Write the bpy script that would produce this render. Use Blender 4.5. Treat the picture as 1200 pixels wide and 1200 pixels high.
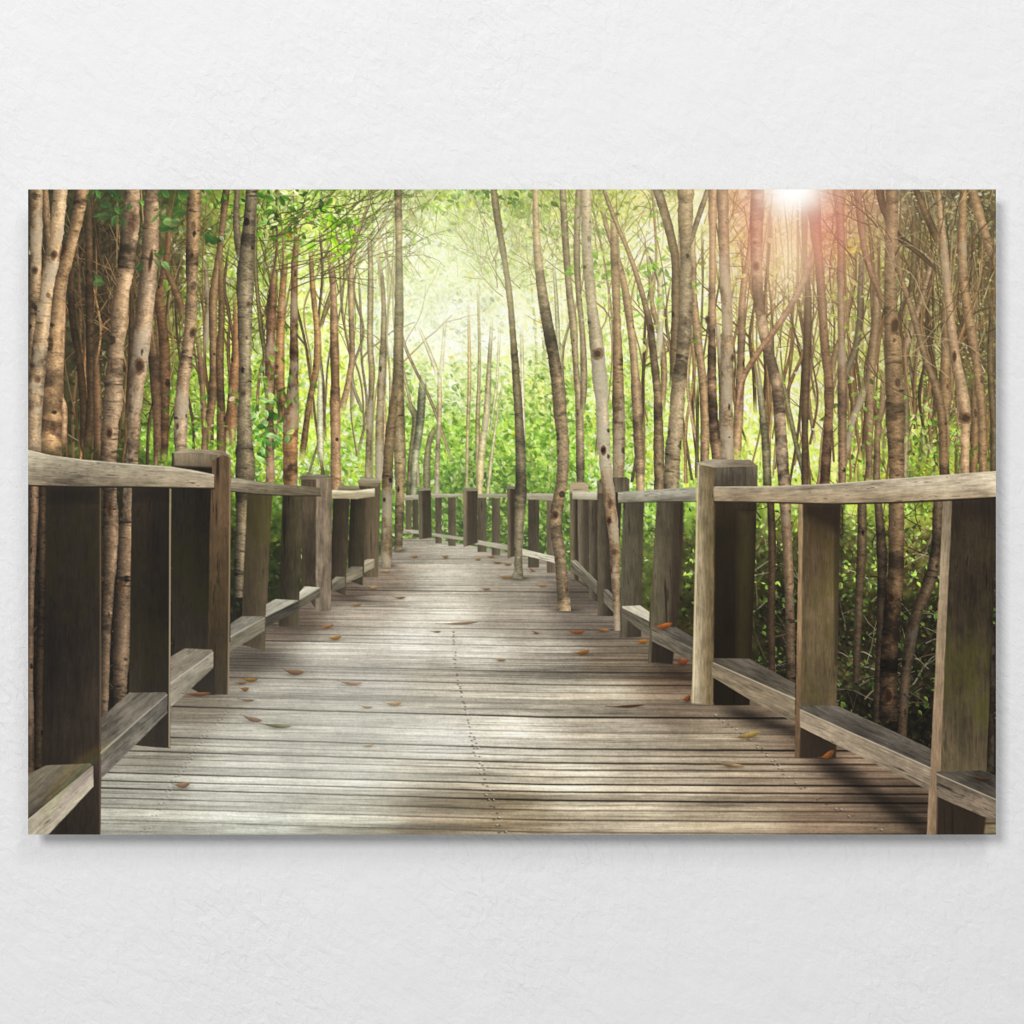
import bpy, math
import numpy as np

# ---------------------------------------------------------------- scene, camera, light
scene = bpy.context.scene
for o in list(bpy.data.objects): bpy.data.objects.remove(o)
scene.render.engine = 'CYCLES'
scene.cycles.pixel_filter_type = 'BLACKMAN_HARRIS'; scene.cycles.filter_width = 1.1
scene.render.resolution_x = 1024; scene.render.resolution_y = 1024
scene.view_settings.view_transform = 'Standard'; scene.view_settings.look = 'None'
scene.view_settings.exposure = 0.0; scene.view_settings.gamma = 1.0; scene.view_settings.use_curve_mapping = False

MM = 0.9 / 1134                       # metres per dot: the print is 90 cm wide
DEPTH = 0.0225                         # the face of the print stands this far off the wall
COLL = scene.collection

cam_d = bpy.data.cameras.new('camera'); cam = bpy.data.objects.new('camera', cam_d); COLL.objects.link(cam)
cam_d.sensor_width = 36; cam_d.lens = 85; cam_d.clip_start = 0.05; cam_d.clip_end = 60
cam.location = (0, -DEPTH - 1200 * MM * 85 / 36, 0); cam.rotation_euler = (math.radians(90), 0, 0)
scene.camera = cam

world = bpy.data.worlds.new('World'); scene.world = world; world.use_nodes = True
bg = world.node_tree.nodes['Background']; bg.inputs['Color'].default_value = (0.985, 0.99, 1.0, 1); bg.inputs['Strength'].default_value = 0.425

def area(name, loc, target, size, power, color=(1, 1, 1)):
    d = bpy.data.lights.new(name, 'AREA'); d.shape = 'SQUARE'; d.size = size; d.energy = power; d.color = color
    o = bpy.data.objects.new(name, d); COLL.objects.link(o); o.location = loc
    v = np.array(target, float) - np.array(loc, float)
    o.rotation_euler = (math.acos(-v[2] / np.linalg.norm(v)), 0, math.atan2(v[1], v[0]) - math.pi / 2)
    return o
# one broad window-like softbox, high on the left, throws the soft shadow right and down; a weaker unseen fill is added overhead so the wall dims downward
KEY = area('window_softbox', (-2.9, -5.9, 2.8), (0, 0, 0), 2.3, 280.0, (1.0, 0.997, 0.99))
FILL = area('fill_softbox', (0.9, -2.3, 2.6), (0, 0, 0), 1.2, 30.0, (1.0, 1.0, 1.0))

# ---------------------------------------------------------------- helpers
def nodes(name):
    m = bpy.data.materials.new(name); m.use_nodes = True
    return m, m.node_tree.nodes, m.node_tree.links, m.node_tree.nodes['Principled BSDF']

def mesh_obj(name, verts, faces, mat, parent=None):
    me = bpy.data.meshes.new(name); me.from_pydata(verts, [], faces); me.update()
    me.materials.append(mat); o = bpy.data.objects.new(name, me); COLL.objects.link(o); o.parent = parent
    return o

def box_geo(x0, x1, y0, y1, z0, z1):
    v = [(x, y, z) for x in (x0, x1) for y in (y0, y1) for z in (z0, z1)]
    return v, [(0, 1, 3, 2), (4, 6, 7, 5), (0, 4, 5, 1), (2, 3, 7, 6), (0, 2, 6, 4), (1, 5, 7, 3)]

# ---------------------------------------------------------------- the plastered wall
m, N, L, B = nodes('white_plaster')
B.inputs['Base Color'].default_value = (0.80, 0.80, 0.80, 1); B.inputs['Roughness'].default_value = 0.62; B.inputs['Specular IOR Level'].default_value = 0.25
tc = N.new('ShaderNodeTexCoord')
def noise(scale, rot, sc, detail=4, rough=0.55, dist=0.0):
    mr = N.new('ShaderNodeMapping'); mr.inputs['Rotation'].default_value = (0, math.radians(rot), 0); L.new(tc.outputs['Object'], mr.inputs['Vector'])
    mp = N.new('ShaderNodeMapping'); mp.inputs['Scale'].default_value = sc; L.new(mr.outputs['Vector'], mp.inputs['Vector'])
    n = N.new('ShaderNodeTexNoise'); n.inputs['Scale'].default_value = scale
    n.inputs['Detail'].default_value = detail; n.inputs['Roughness'].default_value = rough; n.inputs['Distortion'].default_value = dist
    L.new(mp.outputs['Vector'], n.inputs['Vector']); return n.outputs['Fac']
def mth(op, a, b):
    n = N.new('ShaderNodeMath'); n.operation = op
    for k, v in ((0, a), (1, b)):
        if isinstance(v, (int, float)): n.inputs[k].default_value = v
        else: L.new(v, n.inputs[k])
    return n.outputs[0]
trowel = noise(140, -56, (0.55, 1, 1.0), 3, 0.5, 0.8)        # short slanting trowel marks
broad = noise(34, -48, (0.6, 1, 1), 3, 0.5, 0.4)
grain = noise(620, 0, (1, 1, 1), 2, 0.5)
patch = noise(5.0, 20, (1, 1, 1), 2, 0.5)                     # where the trowel pressed harder
rmp = N.new('ShaderNodeMapRange'); rmp.inputs['From Min'].default_value = 0.35; rmp.inputs['From Max'].default_value = 0.7; rmp.inputs['To Min'].default_value = 0.35; rmp.inputs['To Max'].default_value = 1.25
L.new(patch, rmp.inputs['Value'])
hsum = mth('ADD', mth('MULTIPLY', mth('MULTIPLY', trowel, rmp.outputs[0]), 1.0), mth('ADD', mth('MULTIPLY', broad, 1.6), mth('MULTIPLY', grain, 0.10)))
bp = N.new('ShaderNodeBump'); bp.inputs['Strength'].default_value = 0.68; bp.inputs['Distance'].default_value = 0.0022
L.new(hsum, bp.inputs['Height']); L.new(bp.outputs['Normal'], B.inputs['Normal'])
cr = N.new('ShaderNodeMix'); cr.data_type = 'RGBA'; cr.inputs[6].default_value = (0.785, 0.785, 0.787, 1); cr.inputs[7].default_value = (0.815, 0.815, 0.813, 1)
L.new(noise(9, 0, (1, 1, 1), 3), cr.inputs[0]); L.new(cr.outputs[2], B.inputs['Base Color'])
v, f = box_geo(-2.6, 2.6, 0.0, 0.12, -2.2, 2.2)
wall = mesh_obj('wall', v, f, m)
wall['label'] = 'white plaster wall with fine slanting trowel marks behind the hanging forest print'
wall['category'] = 'wall'
# ---------------------------------------------------------------------------
# THE PRINTED PICTURE: ink colours of the print, worked out with numpy.
# Everything below is flat ink on a flat panel. Units: the picture is PW x PH
# dots; positions are given on the 1200-dot sheet of the layout (PX0, PY0 = its
# upper left corner).
# ---------------------------------------------------------------------------
PX0, PY0, PW, PH, SS = 33.0, 222.0, 1134, 756, 2
W2, H2 = PW * SS, PH * SS
rng = np.random.default_rng(7)

def c8(c): return np.array(c, np.float32) / 255.0

def make_tile(n, beta, seed, aniso=1.0):
    r = np.random.default_rng(seed)
    f = np.fft.rfft2(r.standard_normal((n, n)))
    fy = np.fft.fftfreq(n)[:, None] * aniso; fx = np.fft.rfftfreq(n)[None, :]
    k = np.sqrt(fx * fx + fy * fy); k[0, 0] = 1
    f *= k ** (-beta); f[0, 0] = 0
    t = np.fft.irfft2(f, s=(n, n))
    return (t / t.std()).astype(np.float32)

TILE = {'pink': make_tile(512, 1.35, 1), 'soft': make_tile(512, 1.9, 2), 'fine': make_tile(512, 0.7, 3)}

def smp(name, a, b):
    """bilinear look-up in a tiling noise; a = column, b = row, in cells"""
    t = TILE[name]; n = t.shape[0]
    a = np.asarray(a, np.float32); b = np.asarray(b, np.float32)
    a0 = np.floor(a); b0 = np.floor(b); fa = a - a0; fb = b - b0
    a0 = a0.astype(np.int32) % n; b0 = b0.astype(np.int32) % n
    a1 = (a0 + 1) % n; b1 = (b0 + 1) % n
    return (t[b0, a0] * (1 - fa) + t[b0, a1] * fa) * (1 - fb) + (t[b1, a0] * (1 - fa) + t[b1, a1] * fa) * fb

YY, XX = np.mgrid[0:H2, 0:W2].astype(np.float32)
XX = XX / SS + PX0 + 0.25; YY = YY / SS + PY0 + 0.25
img = np.zeros((H2, W2, 3), np.float32)
ids = np.zeros((H2, W2), np.int16)
PARTS = [('printed_forest', None, None)]            # index = id: (name, parent key, label)

def part(name, parent, label=None):
    PARTS.append((name, parent, label)); return len(PARTS) - 1

def field(pts, power=3.2, sx=1.0, sy=1.0):
    st = 12
    gy, gx = np.mgrid[0:H2 + st:st, 0:W2 + st:st].astype(np.float32)
    gx = gx / SS + PX0; gy = gy / SS + PY0
    num = 0; den = 0
    for p in pts:
        w = 1.0 / (((gx - p[0]) / sx) ** 2 + ((gy - p[1]) / sy) ** 2 + 60.0) ** (power / 2)
        num = num + w[..., None] * c8(p[2]); den = den + w
    g = (num / den[..., None]).astype(np.float32)
    i = np.arange(H2, dtype=np.float32) / st; j = np.arange(W2, dtype=np.float32) / st
    i0 = i.astype(int); j0 = j.astype(int); fi = (i - i0)[:, None, None]; fj = (j - j0)[None, :, None]
    r = g[i0] * (1 - fi) + g[i0 + 1] * fi
    return r[:, j0] * (1 - fj) + r[:, j0 + 1] * fj

def blur(a, sig):
    """gaussian blur, sig in sheet dots"""
    s = sig * SS; r = int(math.ceil(s * 2.6)); k = np.exp(-0.5 * (np.arange(-r, r + 1) / s) ** 2); k /= k.sum()
    for ax in (0, 1):
        p = [(0, 0)] * a.ndim; p[ax] = (r, r); b = np.pad(a, p, mode='edge'); o = np.zeros_like(a); n = a.shape[ax]
        for q, kk in enumerate(k):
            o += np.float32(kk) * (b[q:q + n] if ax == 0 else b[:, q:q + n])
        a = o
    return a

def box(x0, y0, x1, y1):
    i0 = max(0, int((y0 - PY0) * SS) - 2); i1 = min(H2, int((y1 - PY0) * SS) + 3)
    j0 = max(0, int((x0 - PX0) * SS) - 2); j1 = min(W2, int((x1 - PX0) * SS) + 3)
    return (i0, i1, j0, j1) if i1 > i0 and j1 > j0 else None

def put(b, al, col, pid=None):
    i0, i1, j0, j1 = b
    v = img[i0:i1, j0:j1]; v += al[..., None] * (col - v)
    if pid is not None: ids[i0:i1, j0:j1][al > 0.5] = pid

def spline(pts, step=5.0):
    P = np.array(pts, float); P = np.vstack([2 * P[0] - P[1], P, 2 * P[-1] - P[-2]]); out = []
    for i in range(1, len(P) - 2):
        n = max(1, int(np.hypot(*(P[i + 1, :2] - P[i, :2])) / step))
        t = np.linspace(0, 1, n, endpoint=False)[:, None]; a, b_, c, d = P[i - 1], P[i], P[i + 1], P[i + 2]
        out.append(0.5 * (2 * b_ + (c - a) * t + (2 * a - 5 * b_ + 4 * c - d) * t ** 2 + (3 * b_ - a - 3 * c + d) * t ** 3))
    out.append(P[-2:-1]); return np.vstack(out)

def tube_uv(P):
    w = P[:, 2]
    b = box((P[:, 0] - w).min(), (P[:, 1] - w).min(), (P[:, 0] + w).max(), (P[:, 1] + w).max())
    if b is None: return None
    i0, i1, j0, j1 = b
    D = np.full((i1 - i0, j1 - j0), 1e6, np.float32); U = np.zeros_like(D); S = np.zeros_like(D); Wd = np.ones_like(D)
    s = 0.0
    for k in range(len(P) - 1):
        (x0, y0, w0), (x1, y1, w1) = P[k], P[k + 1]
        L = math.hypot(x1 - x0, y1 - y0)
        if L < 1e-6: continue
        m = max(w0, w1) + 1
        q = box(min(x0, x1) - m, min(y0, y1) - m, max(x0, x1) + m, max(y0, y1) + m)
        if q is not None:
            a0, a1, e0, e1 = q
            a0 = max(a0, i0); a1 = min(a1, i1); e0 = max(e0, j0); e1 = min(e1, j1)
            if a1 > a0 and e1 > e0:
                X = XX[a0:a1, e0:e1] - x0; Y = YY[a0:a1, e0:e1] - y0; dx = (x1 - x0) / L; dy = (y1 - y0) / L
                t = np.clip((X * dx + Y * dy) / L, 0, 1); w_ = w0 + (w1 - w0) * t
                px = X - t * L * dx; py = Y - t * L * dy
                d = np.hypot(px, py); sg = np.where(px * dy - py * dx > 0, 1, -1); u = d / w_
                sl = (slice(a0 - i0, a1 - i0), slice(e0 - j0, e1 - j0)); better = u < D[sl]
                D[sl] = np.where(better, u, D[sl]); U[sl] = np.where(better, u * sg, U[sl])
                S[sl] = np.where(better, s + t * L, S[sl]); Wd[sl] = np.where(better, w_, Wd[sl])
        s += L
    return b, D, U, S, Wd, s

def shade_map(x, y):
    a = 1 / (1 + np.exp(-(y - 575) / 12.0))
    side = np.clip((330 - x) / 60, 0, 1) * 0.34 + np.clip((x - 800) / 60, 0, 1) * 0.40
    return 1 - a * side * np.clip(0.6 + (y - 575) / 300.0, 0, 1.15)

def trunk(path, col, light=0.5, knots=0.5, lichen=0.2, ring=1.0, con=1.0, pid=None, wob=1.0, seed=None, ymin=None):
    """path (x, y, full width) from top to bottom; +light = lit from the right"""
    seed = int(rng.integers(1 << 30)) if seed is None else seed
    r = np.random.default_rng(seed); P = spline([(p[0], p[1], p[2] / 2.0) for p in path])
    o = r.uniform(0, 500, 6); k = np.arange(len(P))
    P[:, 0] += wob * 0.10 * P[:, 2] * smp('soft', k * 1.6 + o[0], o[1] + k * 0)
    P[:, 2] *= 1 + wob * 0.055 * smp('soft', k * 2.0 + o[2], o[3] + k * 0)
    P[:, 2] = np.maximum(P[:, 2], 0.7)
    T = tube_uv(P)
    if T is None: return
    b, D, U, S, Wd, L = T; i0, i1, j0, j1 = b
    edge = 0.10 * smp('pink', S * 1.5 + o[0], U * 3 + o[1])
    al = np.clip((1 - D + edge) * Wd * SS * 0.8 + 0.5, 0, 1)
    xe, ye = P[-1, 0], P[-1, 1]
    al = al * np.clip((ye - YY[i0:i1, j0:j1] + 0.8 * smp('pink', XX[i0:i1, j0:j1] * 2, o[0])) * 1.2 + 0.5, 0, 1) if path[-1][1] > path[0][1] else al
    if path[0][1] > 226 and path[0][1] < 560: al = al * np.clip((S + 1) / min(40.0, 0.25 * L), 0, 1)
    if 300 < path[-1][1] < 552: al = al * np.clip((L - S) / min(22.0, 0.2 * L), 0, 1)
    if ymin is not None: al = al * np.clip((YY[i0:i1, j0:j1] - ymin) / 10.0, 0, 1)
    if al.max() <= 0: return
    c = c8(col); c = c * 0.90 + float(c.mean()) * 0.10 * np.array([1.0, 0.98, 0.86], np.float32); wide = np.clip(Wd / 6.0, 0.25, 1)
    lam = 1 - np.clip(np.abs(U - light) / 1.75, 0, 1) ** 1.25          # how the print shows the round trunk
    tone = 0.46 + 0.80 * lam ** 1.3
    tone = 1 + (tone - 1) * con
    g1 = smp('pink', U * Wd * 1.6 + o[2], S * 0.55 + o[3]); g2 = smp('fine', U * Wd * 1.1 + o[4], S * 1.9 + o[5])
    g3 = smp('pink', U * 0.8 + o[1], S * 0.12 + o[2]); g4 = smp('pink', U * Wd * 0.55 + o[0], S * 0.75 + o[3])
    tone = tone * (1 + 0.11 * g1 * wide + 0.095 * g2 + 0.035 * g3)
    g5 = smp('pink', U * Wd * 0.8 + o[4], S * 1.7 + o[1])
    tone = tone * (1 - 0.50 * wide * np.clip(g4 - 0.95, 0, 1)) * (1 - 0.34 * wide * np.clip(g5 - 0.7, 0, 1.2)) * (1 + 0.16 * wide * np.clip(-g5 - 0.8, 0, 1))
    rr = smp('fine', U * 1.4 + o[1], S * 0.62 + o[0])                   # cross rings of the bark
    tone = tone * (1 - 0.34 * ring * wide * np.clip(rr - 1.0, 0, 1.3)) * (1 + 0.10 * ring * np.clip(-rr - 1.4, 0, 1))
    C = c * tone[..., None]
    hue = smp('pink', U * 2 + o[3], S * 0.30 + o[2])[..., None]
    C = C * (1 + hue * np.array([0.014, 0.0, -0.028], np.float32))
    if lichen > 0:
        lm = np.clip((smp('pink', U * Wd * 0.9 + o[5], S * 0.5 + o[4]) - 1.5 + lichen) * 1.6, 0, 1) * (0.35 + 0.65 * lam)
        lc = c * 0.45 + c8((214, 208, 190)) * 0.55
        C = C + (0.72 * lm)[..., None] * (lc - C)
    n = int(L / 85.0 * knots + r.uniform(0, 1))
    for _ in range(n):                                                   # branch scars
        ks, ku = r.uniform(4, max(5, L - 4)), r.choice([-1, 1]) * r.uniform(0.15, 0.95); kw = r.uniform(0.14, 0.42); kh = r.uniform(1.2, 4.2) * (0.7 + 0.05 * float(P[len(P) // 2, 2]))
        q = ((U - ku) / kw) ** 2 + ((S - ks) / kh) ** 2 + 0.55 * g4 + 0.45 * g1 + 0.25 * g2
        m = np.exp(-np.clip(q, 0, 30) * 1.3); C = C * (1 - r.uniform(0.35, 0.7) * m)[..., None]
        rim = np.exp(-((q - 1.7) / 0.5) ** 2); C = C * (1 + 0.12 * rim)[..., None]
    C = C * shade_map(XX[i0:i1, j0:j1], YY[i0:i1, j0:j1])[..., None]
    put(b, al, np.clip(C, 0.02, 1), pid)

def wound(x, y, w, h, ang=0.0, dark=(62, 42, 30), rim=(120, 88, 62), a=0.9):
    b = box(x - w * 1.6, y - h * 1.6, x + w * 1.6, y + h * 1.6)
    if b is None: return
    i0, i1, j0, j1 = b; X = XX[i0:i1, j0:j1] - x; Y = YY[i0:i1, j0:j1] - y; ca, sa = math.cos(ang), math.sin(ang)
    u = (X * ca + Y * sa) / w; v = (-X * sa + Y * ca) / h
    nz = smp('pink', X * 2.4 + x * 7, Y * 1.7 + y * 5); nf = smp('fine', X * 2.6 + y * 3, Y * 2.2 + x)
    q = u * u + v * v + 0.30 * nz
    put(b, a * 0.75 * np.clip((1.15 - q) * 1.5, 0, 1), c8(dark) * (1.0 + 0.35 * nf)[..., None])
    put(b, a * 0.85 * np.clip(1 - np.abs(q - 0.62) * 3.2, 0, 1) * np.clip(0.45 + 0.5 * nf + 0.6 * u, 0, 1), c8(rim) * 1.12)
    put(b, a * np.clip((0.34 - q) * 3.2, 0, 1), c8(dark) * 0.72)
    put(b, a * 0.6 * np.clip(1 - np.abs(q - 0.06 - 0.1 * nf) * 9, 0, 1) * np.clip(0.5 + nf, 0, 1), c8(rim) * 0.95)

def poly(pts, col, col2=None, grad=None, grain=(1, 0), amp=1.0, moss=0.0, pid=None, soft=0.5, spots=0.0, alpha=1.0, fine=1.0):
    """filled outline with wood grain along `grain`; colour runs col > col2 along grad ((x, y), (x, y))"""
    P = np.array(pts, float); b = box(P[:, 0].min(), P[:, 1].min(), P[:, 0].max(), P[:, 1].max())
    if b is None: return
    i0, i1, j0, j1 = b; X = XX[i0:i1, j0:j1]; Y = YY[i0:i1, j0:j1]
    ins = np.zeros(X.shape, bool); dist = np.full(X.shape, 1e6, np.float32); n = len(P)
    for k in range(n):
        x0, y0 = P[k]; x1, y1 = P[(k + 1) % n]
        if y0 != y1:
            ins ^= ((y0 > Y) != (y1 > Y)) & (X < (x1 - x0) * (Y - y0) / (y1 - y0) + x0)
        dx, dy = x1 - x0, y1 - y0; L2 = dx * dx + dy * dy + 1e-9
        t = np.clip(((X - x0) * dx + (Y - y0) * dy) / L2, 0, 1)
        dist = np.minimum(dist, np.hypot(X - x0 - t * dx, Y - y0 - t * dy))
    al = np.clip((np.where(ins, dist, -dist) + (0.28 * smp('pink', X * 1.3 + P[0, 0], Y * 1.3 + P[0, 1]) if soft <= 0.5 else 0)) / soft * 0.5 + 0.5, 0, 1) * alpha
    c = c8(col)[None, None]
    if col2 is not None:
        (gx, gy), (hx, hy) = grad; t = np.clip(((X - gx) * (hx - gx) + (Y - gy) * (hy - gy)) / ((hx - gx) ** 2 + (hy - gy) ** 2), 0, 1)
        t = np.clip(t + 0.06 * smp('soft', X, Y * 0.7), 0, 1)
        c = c + (t * t * (3 - 2 * t))[..., None] * (c8(col2) - c)
    gl = math.hypot(*grain); gx, gy = grain[0] / gl, grain[1] / gl; o = rng.uniform(0, 500, 4)
    p = X * gx + Y * gy; q = -X * gy + Y * gx; p = p + 1.2 * smp('soft', p * 0.15 + o[0], q * 0.15 + o[1])
    qq = q + 0.8 * smp('soft', p * 0.12 + o[2], q * 0.3 + o[1])
    t1 = smp('pink', p * 0.10 + o[0], qq * 1.3 + o[1]); t2 = smp('fine', p * 0.16 * fine + o[2], qq * 1.7 * fine + o[3]); t3 = smp('soft', p * 0.5 + o[3], q * 0.5 + o[0])
    t4 = smp('pink', X * 1.1 + o[2], Y * 1.1 + o[0]); t5 = smp('fine', p * 0.045 + o[1], q * 0.75 + o[2]); t6 = smp('pink', p * 0.35 + o[3], q * 0.6 + o[1])
    tone = 1 + amp * (0.085 * t1 + 0.065 * t2 + 0.06 * t3 + 0.06 * t4 + 0.085 * t6)
    tone = tone * (1 - amp * 0.5 * np.clip(t5 - 1.7, 0, 0.9))
    tone = tone * (1 - amp * 0.38 * np.clip(t2 - 1.55, 0, 1))
    C = c * tone[..., None]
    if moss > 0:
        m = np.clip(smp('pink', X * 0.9 + o[1], Y * 0.5 + o[2]) - 1.1 + moss, 0, 1)
        C = C + (0.5 * m)[..., None] * (c * np.array([0.92, 1.02, 0.62]) - C)
    if spots > 0:
        m = np.clip(smp('pink', X * 1.6 + o[0], Y * 1.6 + o[3]) - 1.5 + spots, 0, 1)
        C = C + (0.5 * m)[..., None] * (c8((190, 186, 172)) - C)
    put(b, al, np.clip(C, 0.01, 1), pid)

def stroke(path, col, col2=None, alpha=1.0, pid=None):
    P = np.array(path, float); P[:, 2] = np.maximum(P[:, 2] / 2, 0.35)
    T = tube_uv(P)
    if T is None: return
    b, D, U, S, Wd, L = T; c = c8(col)
    tone = 1.0 + 0.22 * U
    put(b, alpha * np.clip((1 - D) * Wd * SS * 0.8 + 0.5, 0, 1), np.clip(c * tone[..., None], 0, 1), pid)

# ---- leaf stamps -----------------------------------------------------------
STAMPS = []
for q in range(160):
    n = int(rng.integers(3, 17)); a = rng.uniform(0, math.pi * 2); k = rng.uniform(0.28, 0.6)
    v, u = np.mgrid[-n:n + 1, -n:n + 1].astype(np.float32) / n
    ca, sa = math.cos(a), math.sin(a); p = u * ca + v * sa; s_ = -u * sa + v * ca
    m = np.clip((k * (1 - p * p) * (1 + 0.4 * p) - np.abs(s_ + 0.12 * p * p)) * n * 0.9 + 0.5, 0, 1)
    sh = 1 + 0.10 * np.tanh(s_ * 9) + 0.16 * p - 0.16 * np.exp(-(s_ * 14) ** 2)
    STAMPS.append((n, m.astype(np.float32), sh.astype(np.float32)))
STAMPS.sort(key=lambda s: s[0])

def leaf(x, y, size, col, alpha=1.0, flat=0.0):
    """size = half length in sheet dots"""
    n = size * SS; k = int(np.clip((n - 3) / 14.0, 0, 0.999) * 160) + int(rng.integers(-9, 10)); k = min(159, max(0, k))
    n, m, sh = STAMPS[k]
    i = int((y - PY0) * SS); j = int((x - PX0) * SS)
    i0, i1, j0, j1 = max(0, i - n), min(H2, i + n + 1), max(0, j - n), min(W2, j + n + 1)
    if i1 <= i0 or j1 <= j0: return
    mm = m[i0 - i + n:i1 - i + n, j0 - j + n:j1 - j + n] * alpha; ss = sh[i0 - i + n:i1 - i + n, j0 - j + n:j1 - j + n]
    v = img[i0:i1, j0:j1]; v += mm[..., None] * (np.clip(col * ss[..., None], 0, 1) - v)

# ---- 1. foliage and light between the trunks --------------------------------
gx = [33, 120, 200, 290, 380, 460, 540, 620, 700, 780, 860, 930, 1000, 1080, 1167]
rows = {
 222: [(84,84,52),(78,84,50),(92,104,56),(128,156,66),(200,220,125),(178,186,122),(176,206,108),(138,168,74),(134,158,76),(165,165,105),(205,176,130),(255,246,225),(200,152,112),(134,120,84),(112,100,64)],
 300: [(70,60,42),(68,62,42),(98,98,60),(145,165,82),(212,234,118),(226,240,165),(214,240,150),(206,222,142),(178,194,116),(202,218,128),(200,200,130),(238,230,164),(178,182,100),(134,132,78),(104,94,62)],
 380: [(60,54,38),(64,60,40),(124,132,70),(178,206,92),(216,242,122),(232,246,190),(238,247,214),(222,240,175),(196,226,118),(204,228,124),(188,206,122),(220,234,134),(180,200,106),(138,142,82),(104,98,64)],
 450: [(62,54,36),(66,64,36),(130,158,60),(172,214,74),(202,238,90),(210,238,134),(206,232,150),(196,232,118),(172,218,94),(188,222,104),(186,220,104),(208,234,124),(184,206,108),(136,136,82),(100,96,62)],
 520: [(64,56,36),(68,72,36),(120,156,54),(148,198,60),(174,224,70),(156,212,68),(140,190,64),(136,188,60),(140,198,64),(164,208,76),(174,214,86),(182,220,96),(156,186,84),(122,142,66),(96,100,58)],
 580: [(45,38,26),(45,40,25),(60,70,30),(88,112,40),(122,168,56),(94,140,46),(80,116,42),(92,130,46),(86,130,46),(106,144,54),(118,152,60),(108,136,58),(118,142,62),(108,126,58),(84,86,50)],
 650: [(42,35,25),(42,35,23),(46,46,25),(52,58,26),(58,64,28),(64,84,34),(52,80,30),(60,90,34),(62,80,34),(62,70,34),(66,70,38),(62,64,38),(88,94,54),(82,82,50),(60,55,38)],
 750: [(38,31,23),(38,31,22),(38,32,22),(40,34,22),(44,40,24),(50,50,26),(50,50,26),(50,50,26),(50,50,28),(52,50,30),(50,50,32),(48,46,32),(60,58,40),(56,54,38),(52,46,34)],
 860: [(34,28,22),(34,28,20),(34,28,20),(36,30,20),(40,36,22),(40,36,22),(40,36,22),(40,36,22),(40,38,24),(44,40,26),(44,40,28),(44,40,28),(46,42,30),(46,42,30),(44,38,28)]}
pts = [(x, y, c) for y, rw in rows.items() for x, c in zip(gx, rw)]
BG = field(pts, 4.0)
n1 = smp('pink', XX * 0.55, YY * 0.55)
n2 = smp('fine', XX * 0.8, YY * 0.8)
CLUS = smp('pink', XX * 0.15 + 60, YY * 0.15 + 20) * 0.6 + smp('fine', XX * 0.10 + 5, YY * 0.10 + 7) * 0.55
def clus(x, y): return float(CLUS[min(H2 - 1, max(0, int((y - PY0) * SS))), min(W2 - 1, max(0, int((x - PX0) * SS)))])
def mottle():
    a = smp('pink', XX * 0.50 + 11, YY * 0.50 + 5) * 0.45 + smp('fine', XX * 0.26 + 91, YY * 0.26 + 45) * 0.55 + CLUS * 0.6
    t = np.exp(0.38 * a); w = np.clip(a - 1.0, 0, 1.2) * np.clip((BG.mean(2) - 0.40) * 3, 0, 1)
    hu = smp('pink', XX * 0.35 + 140, YY * 0.35 + 77)[..., None] * np.array([0.06, 0.0, -0.10], np.float32)
    c = BG * (1 + hu) * (0.92 * t)[..., None]
    return np.clip(c + (0.80 * w)[..., None] * (c8((255, 255, 240)) - c), 0, 1)
img[:] = np.clip(BG * 0.80 * (1 + 0.22 * n1 + 0.08 * n2)[..., None], 0, 1)

def bgc(x, y):
    return BG[min(H2 - 1, max(0, int((y - PY0) * SS))), min(W2 - 1, max(0, int((x - PX0) * SS)))]

def leafcol(x, y, lo, hi):
    c = bgc(x, y) * rng.uniform(lo, hi) ** 0.7 * math.exp(0.30 * clus(x, y)); l = float(c.mean())
    t = rng.uniform(-1, 1)
    c = c * np.array([1 + 0.13 * t, 1 + 0.04 * abs(t), 1 - 0.14 * t], np.float32)
    if rng.random() < 0.12 * (l > 0.36): c = c * 0.30 + np.array([0.68, 0.70, 0.58])        # sky between leaves
    if rng.random() < 0.03: c = c * np.array([1.25, 0.95, 0.4])
    return np.clip(c, 0, 1)

def twig(x, y, ang, L, w, col, bend=0.5, alpha=1.0, fork=0.5):
    n = 6; pp = []; a = ang
    for k in range(n + 1):
        pp.append((x, y, w * (1 - 0.6 * k / n))); a += rng.normal(0, bend / n * 2)
        x += math.cos(a) * L / n; y += math.sin(a) * L / n
        if fork and k in (2, 4) and rng.random() < fork:
            twig(x, y, a + rng.choice([-1, 1]) * rng.uniform(0.3, 0.8), L * 0.5, w * 0.6, col, bend, alpha, 0)
    stroke(pp, col, alpha=alpha)

def mixlo():
    t = rng.random()
    return (0.34, 0.66) if t < 0.25 else (0.80, 1.15) if t < 0.55 else (1.2, 2.0)
for k in range(30000):                                         # far, out of focus
    x = rng.uniform(33, 1167); y = rng.uniform(222, 700 if 480 < x < 720 else 880)
    leaf(x, y, rng.uniform(2.2, 6.5), leafcol(x, y, *mixlo()), 0.9)
img[:] = blur(img, 0.7)
img[:] = 0.45 * img + 0.55 * mottle()
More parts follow.
